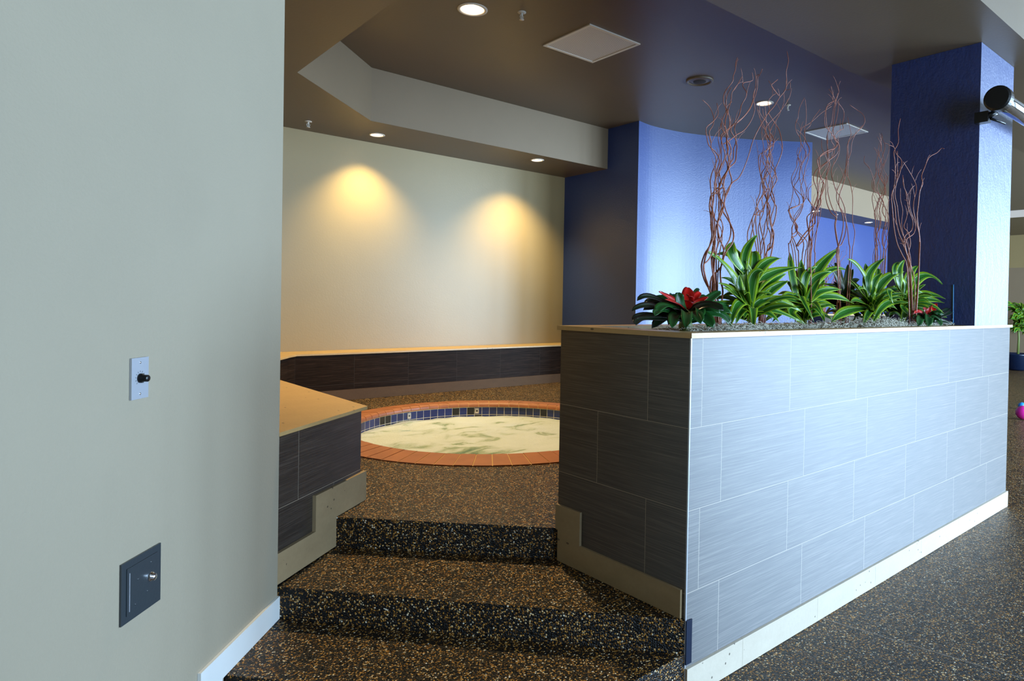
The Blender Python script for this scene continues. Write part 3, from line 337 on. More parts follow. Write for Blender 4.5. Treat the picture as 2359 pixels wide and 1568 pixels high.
# ceilings
bm=bmesh.new(); box(bm,(-1.6,.7,ZC),(21,6,ZC+.14)); ceil=struct('ceiling',bm,M['taupe'],label='taupe ceiling over the planter and tub')
def sof(name,pts,z0,z1,lab,side='fascia'):
    bm=bmesh.new(); prism(bm,pts,z0,z1,mi_side=1,mi_top=0,mi_bot=0); bmesh.ops.recalc_face_normals(bm,faces=bm.faces)
    return obj(name,bm,[M['taupe'],M[side]],kind='structure',label=lab)
soff=sof('ceiling_soffit_back',[(-.223,2.0),(-.223,3.675),(.774,4.574),(3.971,4.574),(3.971,5.6),(-1.6,5.6),(-1.6,2.0)],ZS,ZC-.001,'lower soffit along the back wall of the tub room')
sof('ceiling_soffit_front',[(-.223,1.999),(-.223,1.9),(.797,.881),(2.9,.86),(3.5,.82),(8.0,.72),(8.0,-.2),(-4.6,-.2),(-4.6,2.9),(-1.601,2.9),(-1.601,1.999)],ZF,ZC-.001,'lower soffit over the planter and column','taupe')
bm=bmesh.new(); box(bm,(-4.6,-5.2,4.2),(21,-.2,4.3)); box(bm,(-4.6,-.2,ZC+.14),(21,-.1,4.2)); box(bm,(8,-.2,ZC),(21,.7,ZC+.14)); struct('ceiling_hall',bm,M['taupe'],label='high ceiling of the window hall')
sof_far=sof('ceiling_soffit_far',[(6.43,4.28),(14.2,4.28),(14.2,5.02),(6.43,5.02)],ZS,ZC-.001,'lower soffit far behind the planter')
cut(sof_far,[(9.15,4.55,.078,ZS-.05,ZS+.12,36),(11.29,4.58,.078,ZS-.05,ZS+.12,36)])
cut(ceil,[(.798,2.818,.109,ZC-.05,ZC+.125,40),(4.44,2.59,.092,ZC-.05,ZC+.125,40)])
cut(soff,[(1.055,5.05,.078,ZS-.05,ZS+.12,36),(3.0,4.8,.078,ZS-.05,ZS+.12,36)])
# far shell of the window hall
bm=bmesh.new(); box(bm,(20.8,-5.2,0),(21,6,4.2)); struct('wall_far',bm,M['beige'],label='beige wall far away at the right')
bm=bmesh.new(); box(bm,(6.62,5.8,0),(21,6,3.72)); struct('wall_far_side',bm,M['beige'],label='beige side wall far away')
bm=bmesh.new(); box(bm,(-4.8,-5.2,0),(-4.6,8,4.2)); struct('wall_west',bm,M['leftwall'],label='wall closing the hall on the left')
# window wall behind the camera: piers, sill, header, then each window a frame
WX=[(-.6,2.0),(2.4,5.0),(5.4,8.0),(8.4,11.0),(11.4,14.0),(14.4,17.0),(17.4,20.0)]; WZ=(.35,3.6)
bm=bmesh.new(); box(bm,(-4.6,-5.2,0),(21,-5,WZ[0])); box(bm,(-4.6,-5.2,WZ[1]),(21,-5,4.2))
xs=[-4.6]+[v for w in WX for v in w]+[21]
for a,b in zip(xs[::2],xs[1::2]): box(bm,(a,-5.2,WZ[0]),(b,-5,WZ[1]))
struct('wall_window_side',bm,M['white'],label='window wall behind the camera')
for i,(a,b) in enumerate(WX):
    bm=bmesh.new(); z0,z1=WZ; w=.05
    box(bm,(a,-5.14,z0),(b,-5.08,z0+w)); box(bm,(a,-5.14,z1-w),(b,-5.08,z1)); box(bm,(a,-5.14,z0+w),(a+w,-5.08,z1-w)); box(bm,(b-w,-5.14,z0+w),(b,-5.08,z1-w))
    m=(a+b)/2; box(bm,(m-w/2,-5.14,z0+w),(m+w/2,-5.08,z1-w))
    struct('window_%d'%(i+1),bm,M['black'],label='tall window in the wall behind the camera')
    ld=bpy.data.lights.new('daylight','AREA'); ld.shape='RECTANGLE'; ld.size=b-a; ld.size_y=z1-z0; ld.color=DAYC; ld.energy=DAY*(b-a)*(z1-z0)*PI
    ld.energy*=WF[i]
    lo=bpy.data.objects.new('daylight',ld); lo.location=((a+b)/2,-5.3,(z0+z1)/2); lo.rotation_euler=(PI/2,0,0); C.objects.link(lo)
# column
bm=bmesh.new(); prism(bm,[(2.986,.0),(3.669,.0),(3.669,.583),(2.986,.583)],1.374,ZF-.001); bevel(bm,.008,2); bmesh.ops.recalc_face_normals(bm,faces=bm.faces)
struct('wall_column',bm,M['bluecol'],label='square blue column standing on the planter')

# ------------------------------------------------------------------ steps
def step(pts,z0,z1,label):
    bm=bmesh.new(); prism(bm,pts,z0,z1); bevel(bm,.014,3)
    return tag(obj('step',bm,M['pebble'],smooth=False),label,'step','pebbled steps up to the tub deck')
step([(-1.35,.921),(-.56,.02),(-.54,0),(-.002,.0),(-1.077,1.227)],0.001,.169,'lowest pebbled step, in the bottom foreground')
step([(-1.083,1.229),(-.001,.0),(-.001,.748),(-.74,1.519)],0.001,.299,'upper pebbled step just below the tub deck')

# ------------------------------------------------------------------ planter
pl=empty('planter',(1.9,.37,0),label='long waist-high planter clad in charcoal brushed tiles with stone cap',cat='planter')
def child(o,p):
    o.parent=p; o.matrix_parent_inverse=p.matrix_world.inverted() if False else Matrix.Translation(-Vector(p.location)); return o
def part(name,bm,m,p,smooth=False,**kw):
    """mesh built in world coordinates, parented to an empty that only translates"""
    bmesh.ops.translate(bm,verts=bm.verts,vec=-Vector(p.location)) if p is not None else None
    bmesh.ops.recalc_face_normals(bm,faces=bm.faces)
    return obj(name,bm,m,p,smooth,**kw)
# body: front face uses u=x, end face u=y
bm=bmesh.new(); L=uvl(bm); z0,z1=0.001,1.353; F=[(0,0),(3.82,.025),(3.82,.749),(0,.749)]
quad(bm,[(0,0,z0),(3.82,.025,z0),(3.82,.025,z1),(0,0,z1)],[(0,z0),(3.82,z0),(3.82,z1),(0,z1)],0)
quad(bm,[(0,.749,z0),(0,0,z0),(0,0,z1),(0,.749,z1)],[(.749,z0),(0,z0),(0,z1),(.749,z1)],1)
quad(bm,[(3.82,.025,z0),(3.82,.749,z0),(3.82,.749,z1),(3.82,.025,z1)],[(0,z0),(.724,z0),(.724,z1),(0,z1)],1)
quad(bm,[(3.82,.749,z0),(0,.749,z0),(0,.749,z1),(3.82,.749,z1)],[(0,z0),(3.82,z0),(3.82,z1),(0,z1)],1)
quad(bm,[(p[0],p[1],z1) for p in F]); quad(bm,[(p[0],p[1],z0) for p in F[::-1]]); bmesh.ops.remove_doubles(bm,verts=bm.verts,dist=1e-5)
part('body',bm,[M['tile_front'],M['tile_side']],pl,label='charcoal brushed tile body')
# cap: ring of stone slabs
bm=bmesh.new(); o_=.014
def slab(pts): prism(bm,pts,1.3535,1.373)
xs=[-.014,.62,1.24,1.86,2.48,3.1,3.834]; yf=lambda x:-o_+.025*max(x,0)/3.82
for a,b in zip(xs,xs[1:]):
    slab([(a+.0006 if a>0 else a,yf(a)),(b-.0006 if b<3.8 else b,yf(b)),(b-.0006 if b<3.8 else b,.1),(a+.0006 if a>0 else a,.1)])
    slab([(a+.0006 if a>0 else a,.65),(b-.0006 if b<3.8 else b,.65),(b-.0006 if b<3.8 else b,.763),(a+.0006 if a>0 else a,.763)])
slab([(-o_,.1006),(.11,.1006),(.11,.6494),(-o_,.6494)]); slab([(2.97,.1006),(3.834,.1006),(3.834,.6494),(2.97,.6494)])
bevel(bm,.0025,2); part('cap',bm,M['cap'],pl,label='thin travertine cap slabs')
# skirting on the front, in lengths
bm=bmesh.new(); xs=[0.0,.36,.97,1.58,2.19,2.8,3.41,3.832]
for a,b in zip(xs,xs[1:]):
    ya,yb=.025*a/3.82,.025*b/3.82; prism(bm,[(a+.0006,ya-.013),(b-.0006,yb-.013),(b-.0006,yb-.0005),(a+.0006,ya-.0005)],.001,.116)
bevel(bm,.002,1); part('skirting',bm,M['skirtp'],pl,label='pale stone skirting along the front')
# stepped skirting on the end face (plane x=0, built towards -x)
bm=bmesh.new(); prof=[(.016,.30),(.016,.408),(.585,.408),(.585,.555),(.752,.555),(.752,.442),(.735,.442),(.735,.30)]
f=[bm.verts.new((-.013,y,z)) for y,z in prof]; b=[bm.verts.new((-.0006,y,z)) for y,z in prof]; bm.faces.new(f); bm.faces.new(b[::-1])
for i in range(8): bm.faces.new((f[i],b[i],b[(i+1)%8],f[(i+1)%8]))
bevel(bm,.002,1); part('skirting',bm,M['skirt'],pl,label='stone skirting stepping down the end face')
bm=bmesh.new(); box(bm,(-.0022,-.0022,.002),(.0035,.0035,1.3525)); part('corner_trim',bm,M['steel'],pl,label='thin metal corner trim')
bm=bmesh.new(); box(bm,(-.001,-.007,.13),(.032,-.0026,.296)); part('corner_strip',bm,M['darkstrip'],pl,label='small dark strip low on the corner')  # thin dark blue strip laid on the front face by the corner

# ------------------------------------------------------------------ benches
BL=Vector((-1.084,1.231,0)); BCv=Vector((-.51,1.68,0)); bd=(BCv-BL).normalized(); bn=Vector((bd.y,-bd.x,0))
def Bp(s,d=0): q=BL+bd*s+bn*d; return (q.x,q.y)
LB=(BCv-BL).length
lb=empty('bench',(-.8,2.6,0),label='tiled bench beside the steps with a broad pale stone top',cat='bench')
bm=bmesh.new(); cor=Bp(LB-.022,-.022)
pts=[Bp(0.004,-.022),cor,(-.547,3.95),(-.98,3.95),(-1.16,1.55)]
prism(bm,pts,.302,.911); part('body',bm,[M['tile_bench']],lb,label='slate blue-grey tiled side')
bm=bmesh.new(); prism(bm,[Bp(.001,0),Bp(LB,0),(-.527,3.95),(-.98,3.95),(-1.2,1.4)],.9115,.9275); bevel(bm,.0025,2); part('top',bm,M['cap'],lb,label='pale travertine top')
bm=bmesh.new(); prof=[(.006,.303),(.006,.43),(.278,.43),(.278,.592),(LB+.008,.592),(LB+.008,.4425),(.452,.4425),(.452,.303)]
f=[bm.verts.new((*Bp(s,-.004),z)) for s,z in prof]; b=[bm.verts.new((*Bp(s,-.0215),z)) for s,z in prof]; bm.faces.new(f); bm.faces.new(b[::-1])
for i in range(8): bm.faces.new((f[i],b[i],b[(i+1)%8],f[(i+1)%8]))
bevel(bm,.002,1); part('skirting',bm,M['skirt'],lb,label='stone skirting stepping up with the stairs')
bb=empty('bench',(1.9,5.2,ZP),label='long low tiled bench along the back wall behind the hot tub',cat='bench')
front=[(-.527,3.96),(-.5,4.05),(-.016,4.66),(.148,4.896),(.25,5.015),(3.97,5.015)]
back=[(3.97,5.418),(-.05,5.418),(-1.0,3.96)]
def inset(P,d):
    out=[]
    for i,p in enumerate(P):
        a=Vector(P[max(i-1,0)]);c=Vector(P[min(i+1,len(P)-1)]); t=(c-a).normalized(); n=Vector((-t.y,t.x)); out.append((p[0]+n.x*d,p[1]+n.y*d))
    return out
bm=bmesh.new(); prism(bm,inset(front,.02)+back,ZP+.001,.911); part('body',bm,[M['tile_back_shaded']],bb,label='tiled riser, its colour darkened for the low daylight')
bm=bmesh.new(); prism(bm,front+back,.9115,.9275); bevel(bm,.002,2); part('top',bm,M['cap'],bb,label='pale travertine top')
bm=bmesh.new(); fr=front[1:]; a=inset(fr,.004); b=inset(fr,.0195); prism(bm,a+b[::-1],ZP+.001,.55); bevel(bm,.0015,1); part('skirting',bm,M['skirt_shade'],bb,label='stone skirting at deck level, browned in colour for the low light')

# ------------------------------------------------------------------ hot tub
tub=empty('hot_tub',(TC[0],TC[1],0),label='round sunken hot tub with brick rim and cobalt tile band',cat='hot tub')
bm=bmesh.new(); L=uvl(bm); n=96; R1,R2=1.14,1.385
prof=[(R2,.002),(R2,.414),(R1,.414),(R1,.002)]
rings=[[bm.verts.new((r*math.cos(2*PI*k/n),r*math.sin(2*PI*k/n),z)) for k in range(n)] for r,z in prof]
for q in range(4):
    a,b=rings[q],rings[(q+1)%4]
    for k in range(n):
        f=bm.faces.new((a[k],b[k],b[(k+1)%n],a[(k+1)%n])); za,zb=prof[q][1],prof[(q+1)%4][1]
        u0,u1=R1*2*PI*k/n,R1*2*PI*(k+1)/n
        for l,c in zip(f.loops,((u0,za-.414),(u0,zb-.414),(u1,zb-.414),(u1,za-.414))): l[L].uv=c
bmesh.ops.recalc_face_normals(bm,faces=bm.faces); obj('shell',bm,M['pooltile'],tub,label='band of small cobalt and navy tiles')
bm=bmesh.new(); NB=70; r0,r1=1.118,1.382
for k in range(NB):
    g=.0065; a0,a1=2*PI*k/NB,2*PI*(k+1)/NB; dz=random.uniform(-.0012,.0012)
    # bull-nosed section in (r,z)
    sec=[(r1,.416),(r1,.4465),(r0+.03,.464)]+[(r0+.03-.03*math.sin(t*PI/2/4),.434+.03*math.cos(t*PI/2/4)) for t in range(1,5)]+[(r0,.425),(r0+.01,.4165)]
    fs=[]
    for aa,sg in ((a0,1),(a1,-1)):
        fs.append([bm.verts.new((r*math.cos(aa+sg*g/2/r),r*math.sin(aa+sg*g/2/r),z+dz)) for r,z in sec])
    m=len(sec)
    bm.faces.new(fs[0]); bm.faces.new(fs[1][::-1])
    for i in range(m): bm.faces.new((fs[0][i],fs[0][(i+1)%m],fs[1][(i+1)%m],fs[1][i]))
bmesh.ops.recalc_face_normals(bm,faces=bm.faces); obj('coping',bm,M['coping'],tub,label='ring of orange-brown bullnose bricks')
bm=bmesh.new(); sec=[(1.381,.4165),(1.381,.4435),(1.15,.4605),(1.132,.455),(1.1225,.438),(1.123,.4165)]
rings=[[bm.verts.new((r*math.cos(2*PI*k/n),r*math.sin(2*PI*k/n),z)) for k in range(n)] for r,z in sec]
for q in range(6):
    a,b=rings[q],rings[(q+1)%6]
    for k in range(n): bm.faces.new((a[k],b[k],b[(k+1)%n],a[(k+1)%n]))
bmesh.ops.recalc_face_normals(bm,faces=bm.faces); obj('mortar',bm,M['mortar'],tub,label='tan mortar between the bricks')
for ang in (98.0,62.5):
    a=math.radians(ang); bm=bmesh.new(); t_=Vector((-math.sin(a),math.cos(a),0)); nn=Vector((-math.cos(a),-math.sin(a),0)); c=Vector((math.cos(a),math.sin(a),0))*(R1-.0005)+Vector((0,0,.378))
    def bx(w,h,d0,d1,mi):
        vs=[c+t_*sx*w+Vector((0,0,sz*h))+nn*d for d in (d0,d1) for sx,sz in ((-1,-1),(1,-1),(1,1),(-1,1))]
        V=[bm.verts.new(v) for v in vs]
        for q in ((0,1,2,3),(4,5,6,7),(0,1,5,4),(1,2,6,5),(2,3,7,6),(3,0,4,7)): bm.faces.new([V[i] for i in q]).material_index=mi
    bx(.019,.027,0,.005,0)
    V=[bm.verts.new(c+nn*.0055+t_*.009*math.cos(k*PI/8)+Vector((0,0,.009*math.sin(k*PI/8)))) for k in range(16)]; bm.faces.new(V).material_index=1
    bmesh.ops.recalc_face_normals(bm,faces=bm.faces); obj('marker_tile',bm,[M['offwhite'],M['black']],tub,label='small white tile with a black dot')
bm=bmesh.new(); NR,NA=46,160; rows=[]
for i in range(NR+1):
    r=1.137*i/NR; row=[]
    for k in range(NA if i else 1):
        a=2*PI*k/NA; x,y=TC[0]+r*math.cos(a),TC[1]+r*math.sin(a)
        h=noise.fractal(Vector((x*3.1,y*4.2,.3)),1,2,5)*.011+noise.noise(Vector((x*14,y*17,2)))*.004
        row.append(bm.verts.new((x,y,.326+h)))
    rows.append(row)
for k in range(NA): bm.faces.new((rows[0][0],rows[1][k],rows[1][(k+1)%NA]))
for i in range(1,NR):
    for k in range(NA): bm.faces.new((rows[i][k],rows[i+1][k],rows[i+1][(k+1)%NA],rows[i][(k+1)%NA]))
bmesh.ops.recalc_face_normals(bm,faces=bm.faces)
obj('water',bm,M['water'],None,True,label='cream foam churning on the greenish water in the hot tub',category='water') if False else tag(obj('water',bm,M['water'],None,True),'cream foam churning on greenish water inside the hot tub','water',kind='stuff')

# ------------------------------------------------------------------ ceiling fixtures
def downlight(x,y,z,r,lab,e,blend=.7,size=80,dep=.11,col=None,tilt=0):
    t=empty('recessed_downlight',(x,y,z),label=lab,cat='ceiling light',group='round recessed downlights')
    bm=bmesh.new(); lathe(bm,[(r*.86,-.001),(r*.9,-.007),(r*1.0,-.008),(r*1.1,-.004),(r*1.12,-.0005),(r*.86,-.001)],n=48); obj('trim_ring',bm,M['trimring'],t,True)
    bm=bmesh.new(); prof=[(r*.9,.0),(r*.86,dep*.35),(r*.74,dep*.7),(r*.45,dep*.97),(.004,dep)]
    lathe(bm,prof,n=72)
    for v in bm.verts:
        q=math.atan2(v.co.y,v.co.x); k=1-.03*abs(math.sin(q*18)); v.co.x*=k; v.co.y*=k
    rf=obj('reflector',bm,M['reflector'],t,True)
    bm=bmesh.new(); lathe(bm,[(.008,dep*.96),(.014,dep*.9),(.028,dep*.66),(.03,dep*.5),(.024,dep*.36),(.001,dep*.3)],n=24,closed=False); obj('bulb',bm,M['bulb'],rf,True,label='glowing warm bulb')
    ld=bpy.data.lights.new('lamp','SPOT'); ld.energy=e; ld.color=col or WARM; ld.spot_size=math.radians(size); ld.spot_blend=blend; ld.shadow_soft_size=.03
    lo=bpy.data.objects.new('lamp',ld); lo.location=(x,y,z-.012); lo.rotation_euler=(math.radians(tilt),0,0); C.objects.link(lo)
    return t
downlight(.798,2.818,ZC,.105,'large recessed downlight at the top of the tub-room ceiling',E_MAIN,.9,122)
downlight(4.44,2.59,ZC,.088,'recessed downlight in the ceiling above the willow branches',E_PLANT,.8,100)
downlight(9.15,4.55,ZS,.074,'left one of two small downlights in the far soffit behind the willow branches',70,1,90,.11,WASHC)
downlight(11.29,4.58,ZS,.074,'right one of two small downlights in the far soffit behind the willow branches',70,1,90,.11,WASHC)
downlight(1.055,5.05,ZS,.074,'small downlight in the back soffit nearer the pale left wall',E_WASH,1,104,.11,WASHC,6)
downlight(3.0,4.8,ZS,.074,'small downlight in the back soffit nearer the dark blue wall',E_WASH*1.2,1,100,.11,WASHC,16)
def vent(x0,x1,y0,y1,z,lab):
    cx,cy=(x0+x1)/2,(y0+y1)/2; t=empty('ceiling_grille',(cx,cy,z),label=lab,cat='vent',group='square return air grilles')
    bm=bmesh.new(); w=.026; a,b=(x1-x0)/2,(y1-y0)/2
    for s in ((-a,-b,a,-b+w),(-a,b-w,a,b),(-a,-b+w,-a+w,b-w),(a-w,-b+w,a,b-w)): box(bm,(s[0],s[1],-.010),(s[2],s[3],-.0005))
    bmesh.ops.remove_doubles(bm,verts=bm.verts,dist=1e-5); obj('frame',bm,M['trimring'],t)
    bm=bmesh.new(); box(bm,(-a+w+.001,-b+w+.001,-.005),(a-w-.001,b-w-.001,-.001)); obj('grille',bm,M['grille'],t,label='fine perforated panel')
vent(1.629,2.222,2.385,2.99,ZC,'square return grille beside the large downlight')
vent(5.83,6.40,2.34,2.91,ZC,'square return grille seen through the willow branches')
def sprinkler(x,y,z,lab):
    t=empty('sprinkler',(x,y,z),label=lab,cat='sprinkler',group='pendent fire sprinklers')
    bm=bmesh.new(); lathe(bm,[(.034,-.0005),(.034,-.004),(.022,-.009),(.012,-.010)],n=28); obj('escutcheon',bm,M['offwhite'],t,True)
    bm=bmesh.new(); lathe(bm,[(.009,-.009),(.009,-.024),(.005,-.026),(.004,-.05)],n=16)
    for s in (-1,1): tube(bm,catmull([(s*.009,0,-.022),(s*.015,0,-.034),(s*.010,0,-.05),(0,0,-.056)],3),.0028,.0028,6)
    bd_=obj('body',bm,M['offwhite'],t,True)
    bm=bmesh.new(); lathe(bm,[(.001,-.056),(.019,-.057),(.019,-.059),(.001,-.060)],n=20); obj('deflector',bm,M['offwhite'],bd_,True)
sprinkler(1.105,2.595,ZC,'ceiling sprinkler beside the large downlight')
sprinkler(4.682,2.448,ZC,'ceiling sprinkler close to the downlight above the branches')
sprinkler(9.81,4.49,ZS,'tiny sprinkler in the far soffit between its two downlights')
sprinkler(.337,5.034,ZS,'sprinkler in the back soffit nearest the pale left wall')
t=empty('ceiling_speaker',(3.338,2.62,ZC),label='round ceiling speaker painted like the ceiling, left of the branches',cat='speaker')
bm=bmesh.new(); lathe(bm,[(.135,-.0005),(.135,-.012),(.125,-.018),(.112,-.014),(.107,-.006)],n=56); obj('rim',bm,M['taupe'],t,True)
bm=bmesh.new(); lathe(bm,[(.108,-.005),(.075,-.009),(.066,-.012),(.001,-.014)],n=48,mi=0); obj('cone_cover',bm,M['grille'] if False else M['taupe'],t,True)
bm=bmesh.new(); lathe(bm,[(.064,-.0135),(.05,-.0165),(.001,-.018)],n=40); obj('centre_grille',bm,plain('dark_mesh',lin(48,42,38),.8),t,True,label='darker round mesh')

# ------------------------------------------------------------------ plates on the left wall
rz=math.atan2(wn_.y,wn_.x)   # local +X looks out of the wall
def onwall(s,z,d=.0004):
    q=A+wd*s+wn_*d; return (q.x,q.y,z)
sv=(Vector((-1.661,.583,0))-A).dot(wd)
vcx=onwall(sv,1.249); t=empty('volume_control',vcx,rz,label='small steel wall plate with a black knob, the upper plate',cat='wall control')
bm=bmesh.new(); box(bm,(0,-.035,-.0565),(.006,.035,.0565)); bevel(bm,.003,2); vp=obj('plate',bm,M['steel'],t)
bm=bmesh.new(); lathe(bm,[(.013,.006),(.013,.012),(.0095,.014),(.0095,.027),(.008,.029),(.0,.029)],n=28,axis='X'); obj('knob',bm,M['black'],t,True,label='black knob')
for dz in (.043,-.043):
    bm=bmesh.new(); lathe(bm,[(.0034,.0058),(.003,.0072),(.0,.0075)],(0,0,dz),n=14,axis='X'); obj('screw',bm,M['chrome'],vp,True)
bm=bmesh.new()
for k in range(11):
    a=math.radians(-135+27*k); c=Vector((.0061,math.sin(a)*.0185,math.cos(a)*.0185)); tube(bm,[c-Vector((0,math.sin(a),math.cos(a)))*.0022,c+Vector((0,math.sin(a),math.cos(a)))*.0022],.0006,.0006,5)
obj('dial_marks',bm,M['black'],vp)
# access box: trapezoid-free square plate
s1=(Vector((-1.65,.596,0))-A).dot(wd)
t=empty('hose_access_box',onwall(s1,.676),rz,label='dark metal access plate low on the wall, the lower plate',cat='access panel')
bm=bmesh.new(); box(bm,(0,-.083,-.083),(.005,.083,.083)); bevel(bm,.002,2); obj('plate',bm,M['darkplate'],t)
bm=bmesh.new(); box(bm,(.0052,-.064,-.064),(.0075,.064,.064)); bevel(bm,.001,1); dr=obj('door',bm,M['darkplate'],t)
bm=bmesh.new(); box(bm,(.0076,-.056,-.055),(.0086,-.0535,.050)); obj('hinge',bm,M['steel'],dr)
bm=bmesh.new(); lathe(bm,[(.013,.0076),(.013,.011),(.009,.012),(.009,.02),(.0,.021)],(0,.035,.004),n=24,axis='X'); obj('lock',bm,M['chrome'],dr,True,label='chrome lock knob')
for y,z in ((.035,.046),(-.02,.02),(.02,-.03),(-.03,-.045)):
    bm=bmesh.new(); lathe(bm,[(.003,.0076),(.0025,.009),(0,.0095)],(0,y,z),n=12,axis='X'); obj('screw',bm,M['darkplate'],dr,True)

# ------------------------------------------------------------------ wall lamp tube on the column
t=empty('tubular_wall_light',(3.14,-.15,2.82),label='chrome tube fitting with black end cap on the column',cat='wall light')
bm=bmesh.new(); lathe(bm,[(.0,-.335),(.066,-.335),(.078,-.327),(.078,-.27),(.062,-.25),(0,-.25)],(0,0,0),36,axis='X')
for f in bm.faces: f.smooth=False
obj('end_cap',bm,M['black'],t,False,label='black flared end cap')
bm=bmesh.new(); lathe(bm,[(0,-.249),(.054,-.249),(.054,1.3),(0,1.3)],(0,0,0),36,axis='X'); obj('tube',bm,M['chrome'],t,True,label='chrome tube')
bm=bmesh.new(); box(bm,(-.26,.07,-.12),(-.20,.149,-.05)); tube(bm,[(-.23,.03,-.06),(-.23,.10,-.09)],.02,.02,12); tube(bm,[(-.24,.06,-.10),(-.16,.0,-.13)],.009,.007,8); bevel(bm,.004,2); obj('bracket',bm,M['black'],t)
# thin cable at the foot of the column
bm=bmesh.new(); tube(bm,catmull([(2.9815,.134,1.65),(2.9815,.132,1.5),(2.9815,.13,1.40),(2.972,.128,1.389),(2.945,.125,1.385)],4),.0028,.0028,8)
tag(obj('cable',bm,plain('pale_blue_cable',lin(70,140,190),.4)),'thin pale cable running up the foot of the blue column','cable')

# ------------------------------------------------------------------ planting
bm=bmesh.new(); nx,ny=110,24; G_=[[None]*(ny+1) for _ in range(nx+1)]
for i in range(nx+1):
    for j in range(ny+1):
        x=.1115+(2.9685-.1115)*i/nx; y=.1015+.547*j/ny; e=min(1,min(j,ny-j)/3,min(i,nx-i)/4)
        G_[i][j]=bm.verts.new((x,y,1.3545+e*(.004+.012*abs(noise.fractal(Vector((x*6,y*6,0)),1,2,3)))))
for i in range(nx):
    for j in range(ny): bm.faces.new((G_[i][j],G_[i+1][j],G_[i+1][j+1],G_[i][j+1]))
tag(obj('potting_soil',bm,M['soil'],smooth=True),'dark potting soil filling the planter under the moss','soil',kind='stuff')
bm=bmesh.new(); rnd=random.Random(3)
for k in range(4200):
    # thicker drifts of moss in three places along the front
    cx=rnd.choice([.45,.9,1.9,1.95,2.35,1.3,2.7,.6]); x=min(max(rnd.gauss(cx,.16),.14),2.93); y=min(max(abs(rnd.gauss(.13,.1)),.115),.6)
    z=1.368+abs(rnd.gauss(0,.022)) if abs(x-1.93)<.25 else 1.366+abs(rnd.gauss(0,.013))
    a=rnd.uniform(0,2*PI); r=rnd.uniform(.006,.016); L_=[]
    for q in range(5):
        a+=rnd.uniform(-1,1); x+=math.cos(a)*r*.6; y+=math.sin(a)*r*.6; z=max(1.362,z+rnd.uniform(-.005,.006)); L_.append((min(max(x,.12),2.96),min(max(y,.108),.64),z))
    tube(bm,L_,.0013,.0009,3,cap=False)
tag(obj('grey_moss',bm,M['moss']),'grey stringy moss tucked round the plants in the planter','moss',kind='stuff')
def leaf(bm,B,Cc,T,w,kind=0,seg=12):
    B,Cc,T=Vector(B),Vector(Cc),Vector(T); L=uvl(bm); rows=[]
    for i in range(seg+1):
        t=i/seg; p=B*(1-t)**2+Cc*2*t*(1-t)+T*t*t; d=((Cc-B)*(1-t)+(T-Cc)*t).normalized()
        up=Vector((-.45,-.6,.66)); side=d.cross(up)
        if side.length<.15: side=d.cross(Vector((1,0,0)))
        side.normalize(); nrm=side.cross(d).normalized()
        if kind==0: prof=max(0,math.sin(PI*min(1,(t*.93+.07))**.85))**.75*(1 if t<.9 else 1)
        else: prof=(.75+.25*math.sin(PI*t))*(1 if t<.8 else math.sqrt(max(0,1-((t-.8)/.2)**2)))
        if i==seg: prof=.02
        hw=w*.5*prof; wav=math.sin(t*9+w*300)*.06*w
        row=[]
        for k,u in enumerate((-1,-.5,0,.5,1)):
            v=p+side*hw*u+nrm*(abs(u)**1.3*hw*.38+wav*u); row.append(bm.verts.new(v))
        rows.append((row,t))
    for (a,ta),(b,tb) in zip(rows,rows[1:]):
        for k in range(4):
            f=bm.faces.new((a[k],a[k+1],b[k+1],b[k])); f.smooth=True
            for l,c in zip(f.loops,((k/4,ta),((k+1)/4,ta),((k+1)/4,tb),(k/4,tb))): l[L].uv=c
def tothick(o,th=.0012):
    m=o.modifiers.new('t','SOLIDIFY'); m.thickness=th; m.offset=0
DL={'d1':'largest striped dracaena, nearest the red bromeliad at the planter corner','d2':'second striped dracaena, in front of the curved wall edge',
 'd3':'dull olive-leaved plant behind the striped dracaenas, under the square grille','d4':'third striped dracaena, just left of the one beside the column','d5':'striped dracaena closest to the column'}
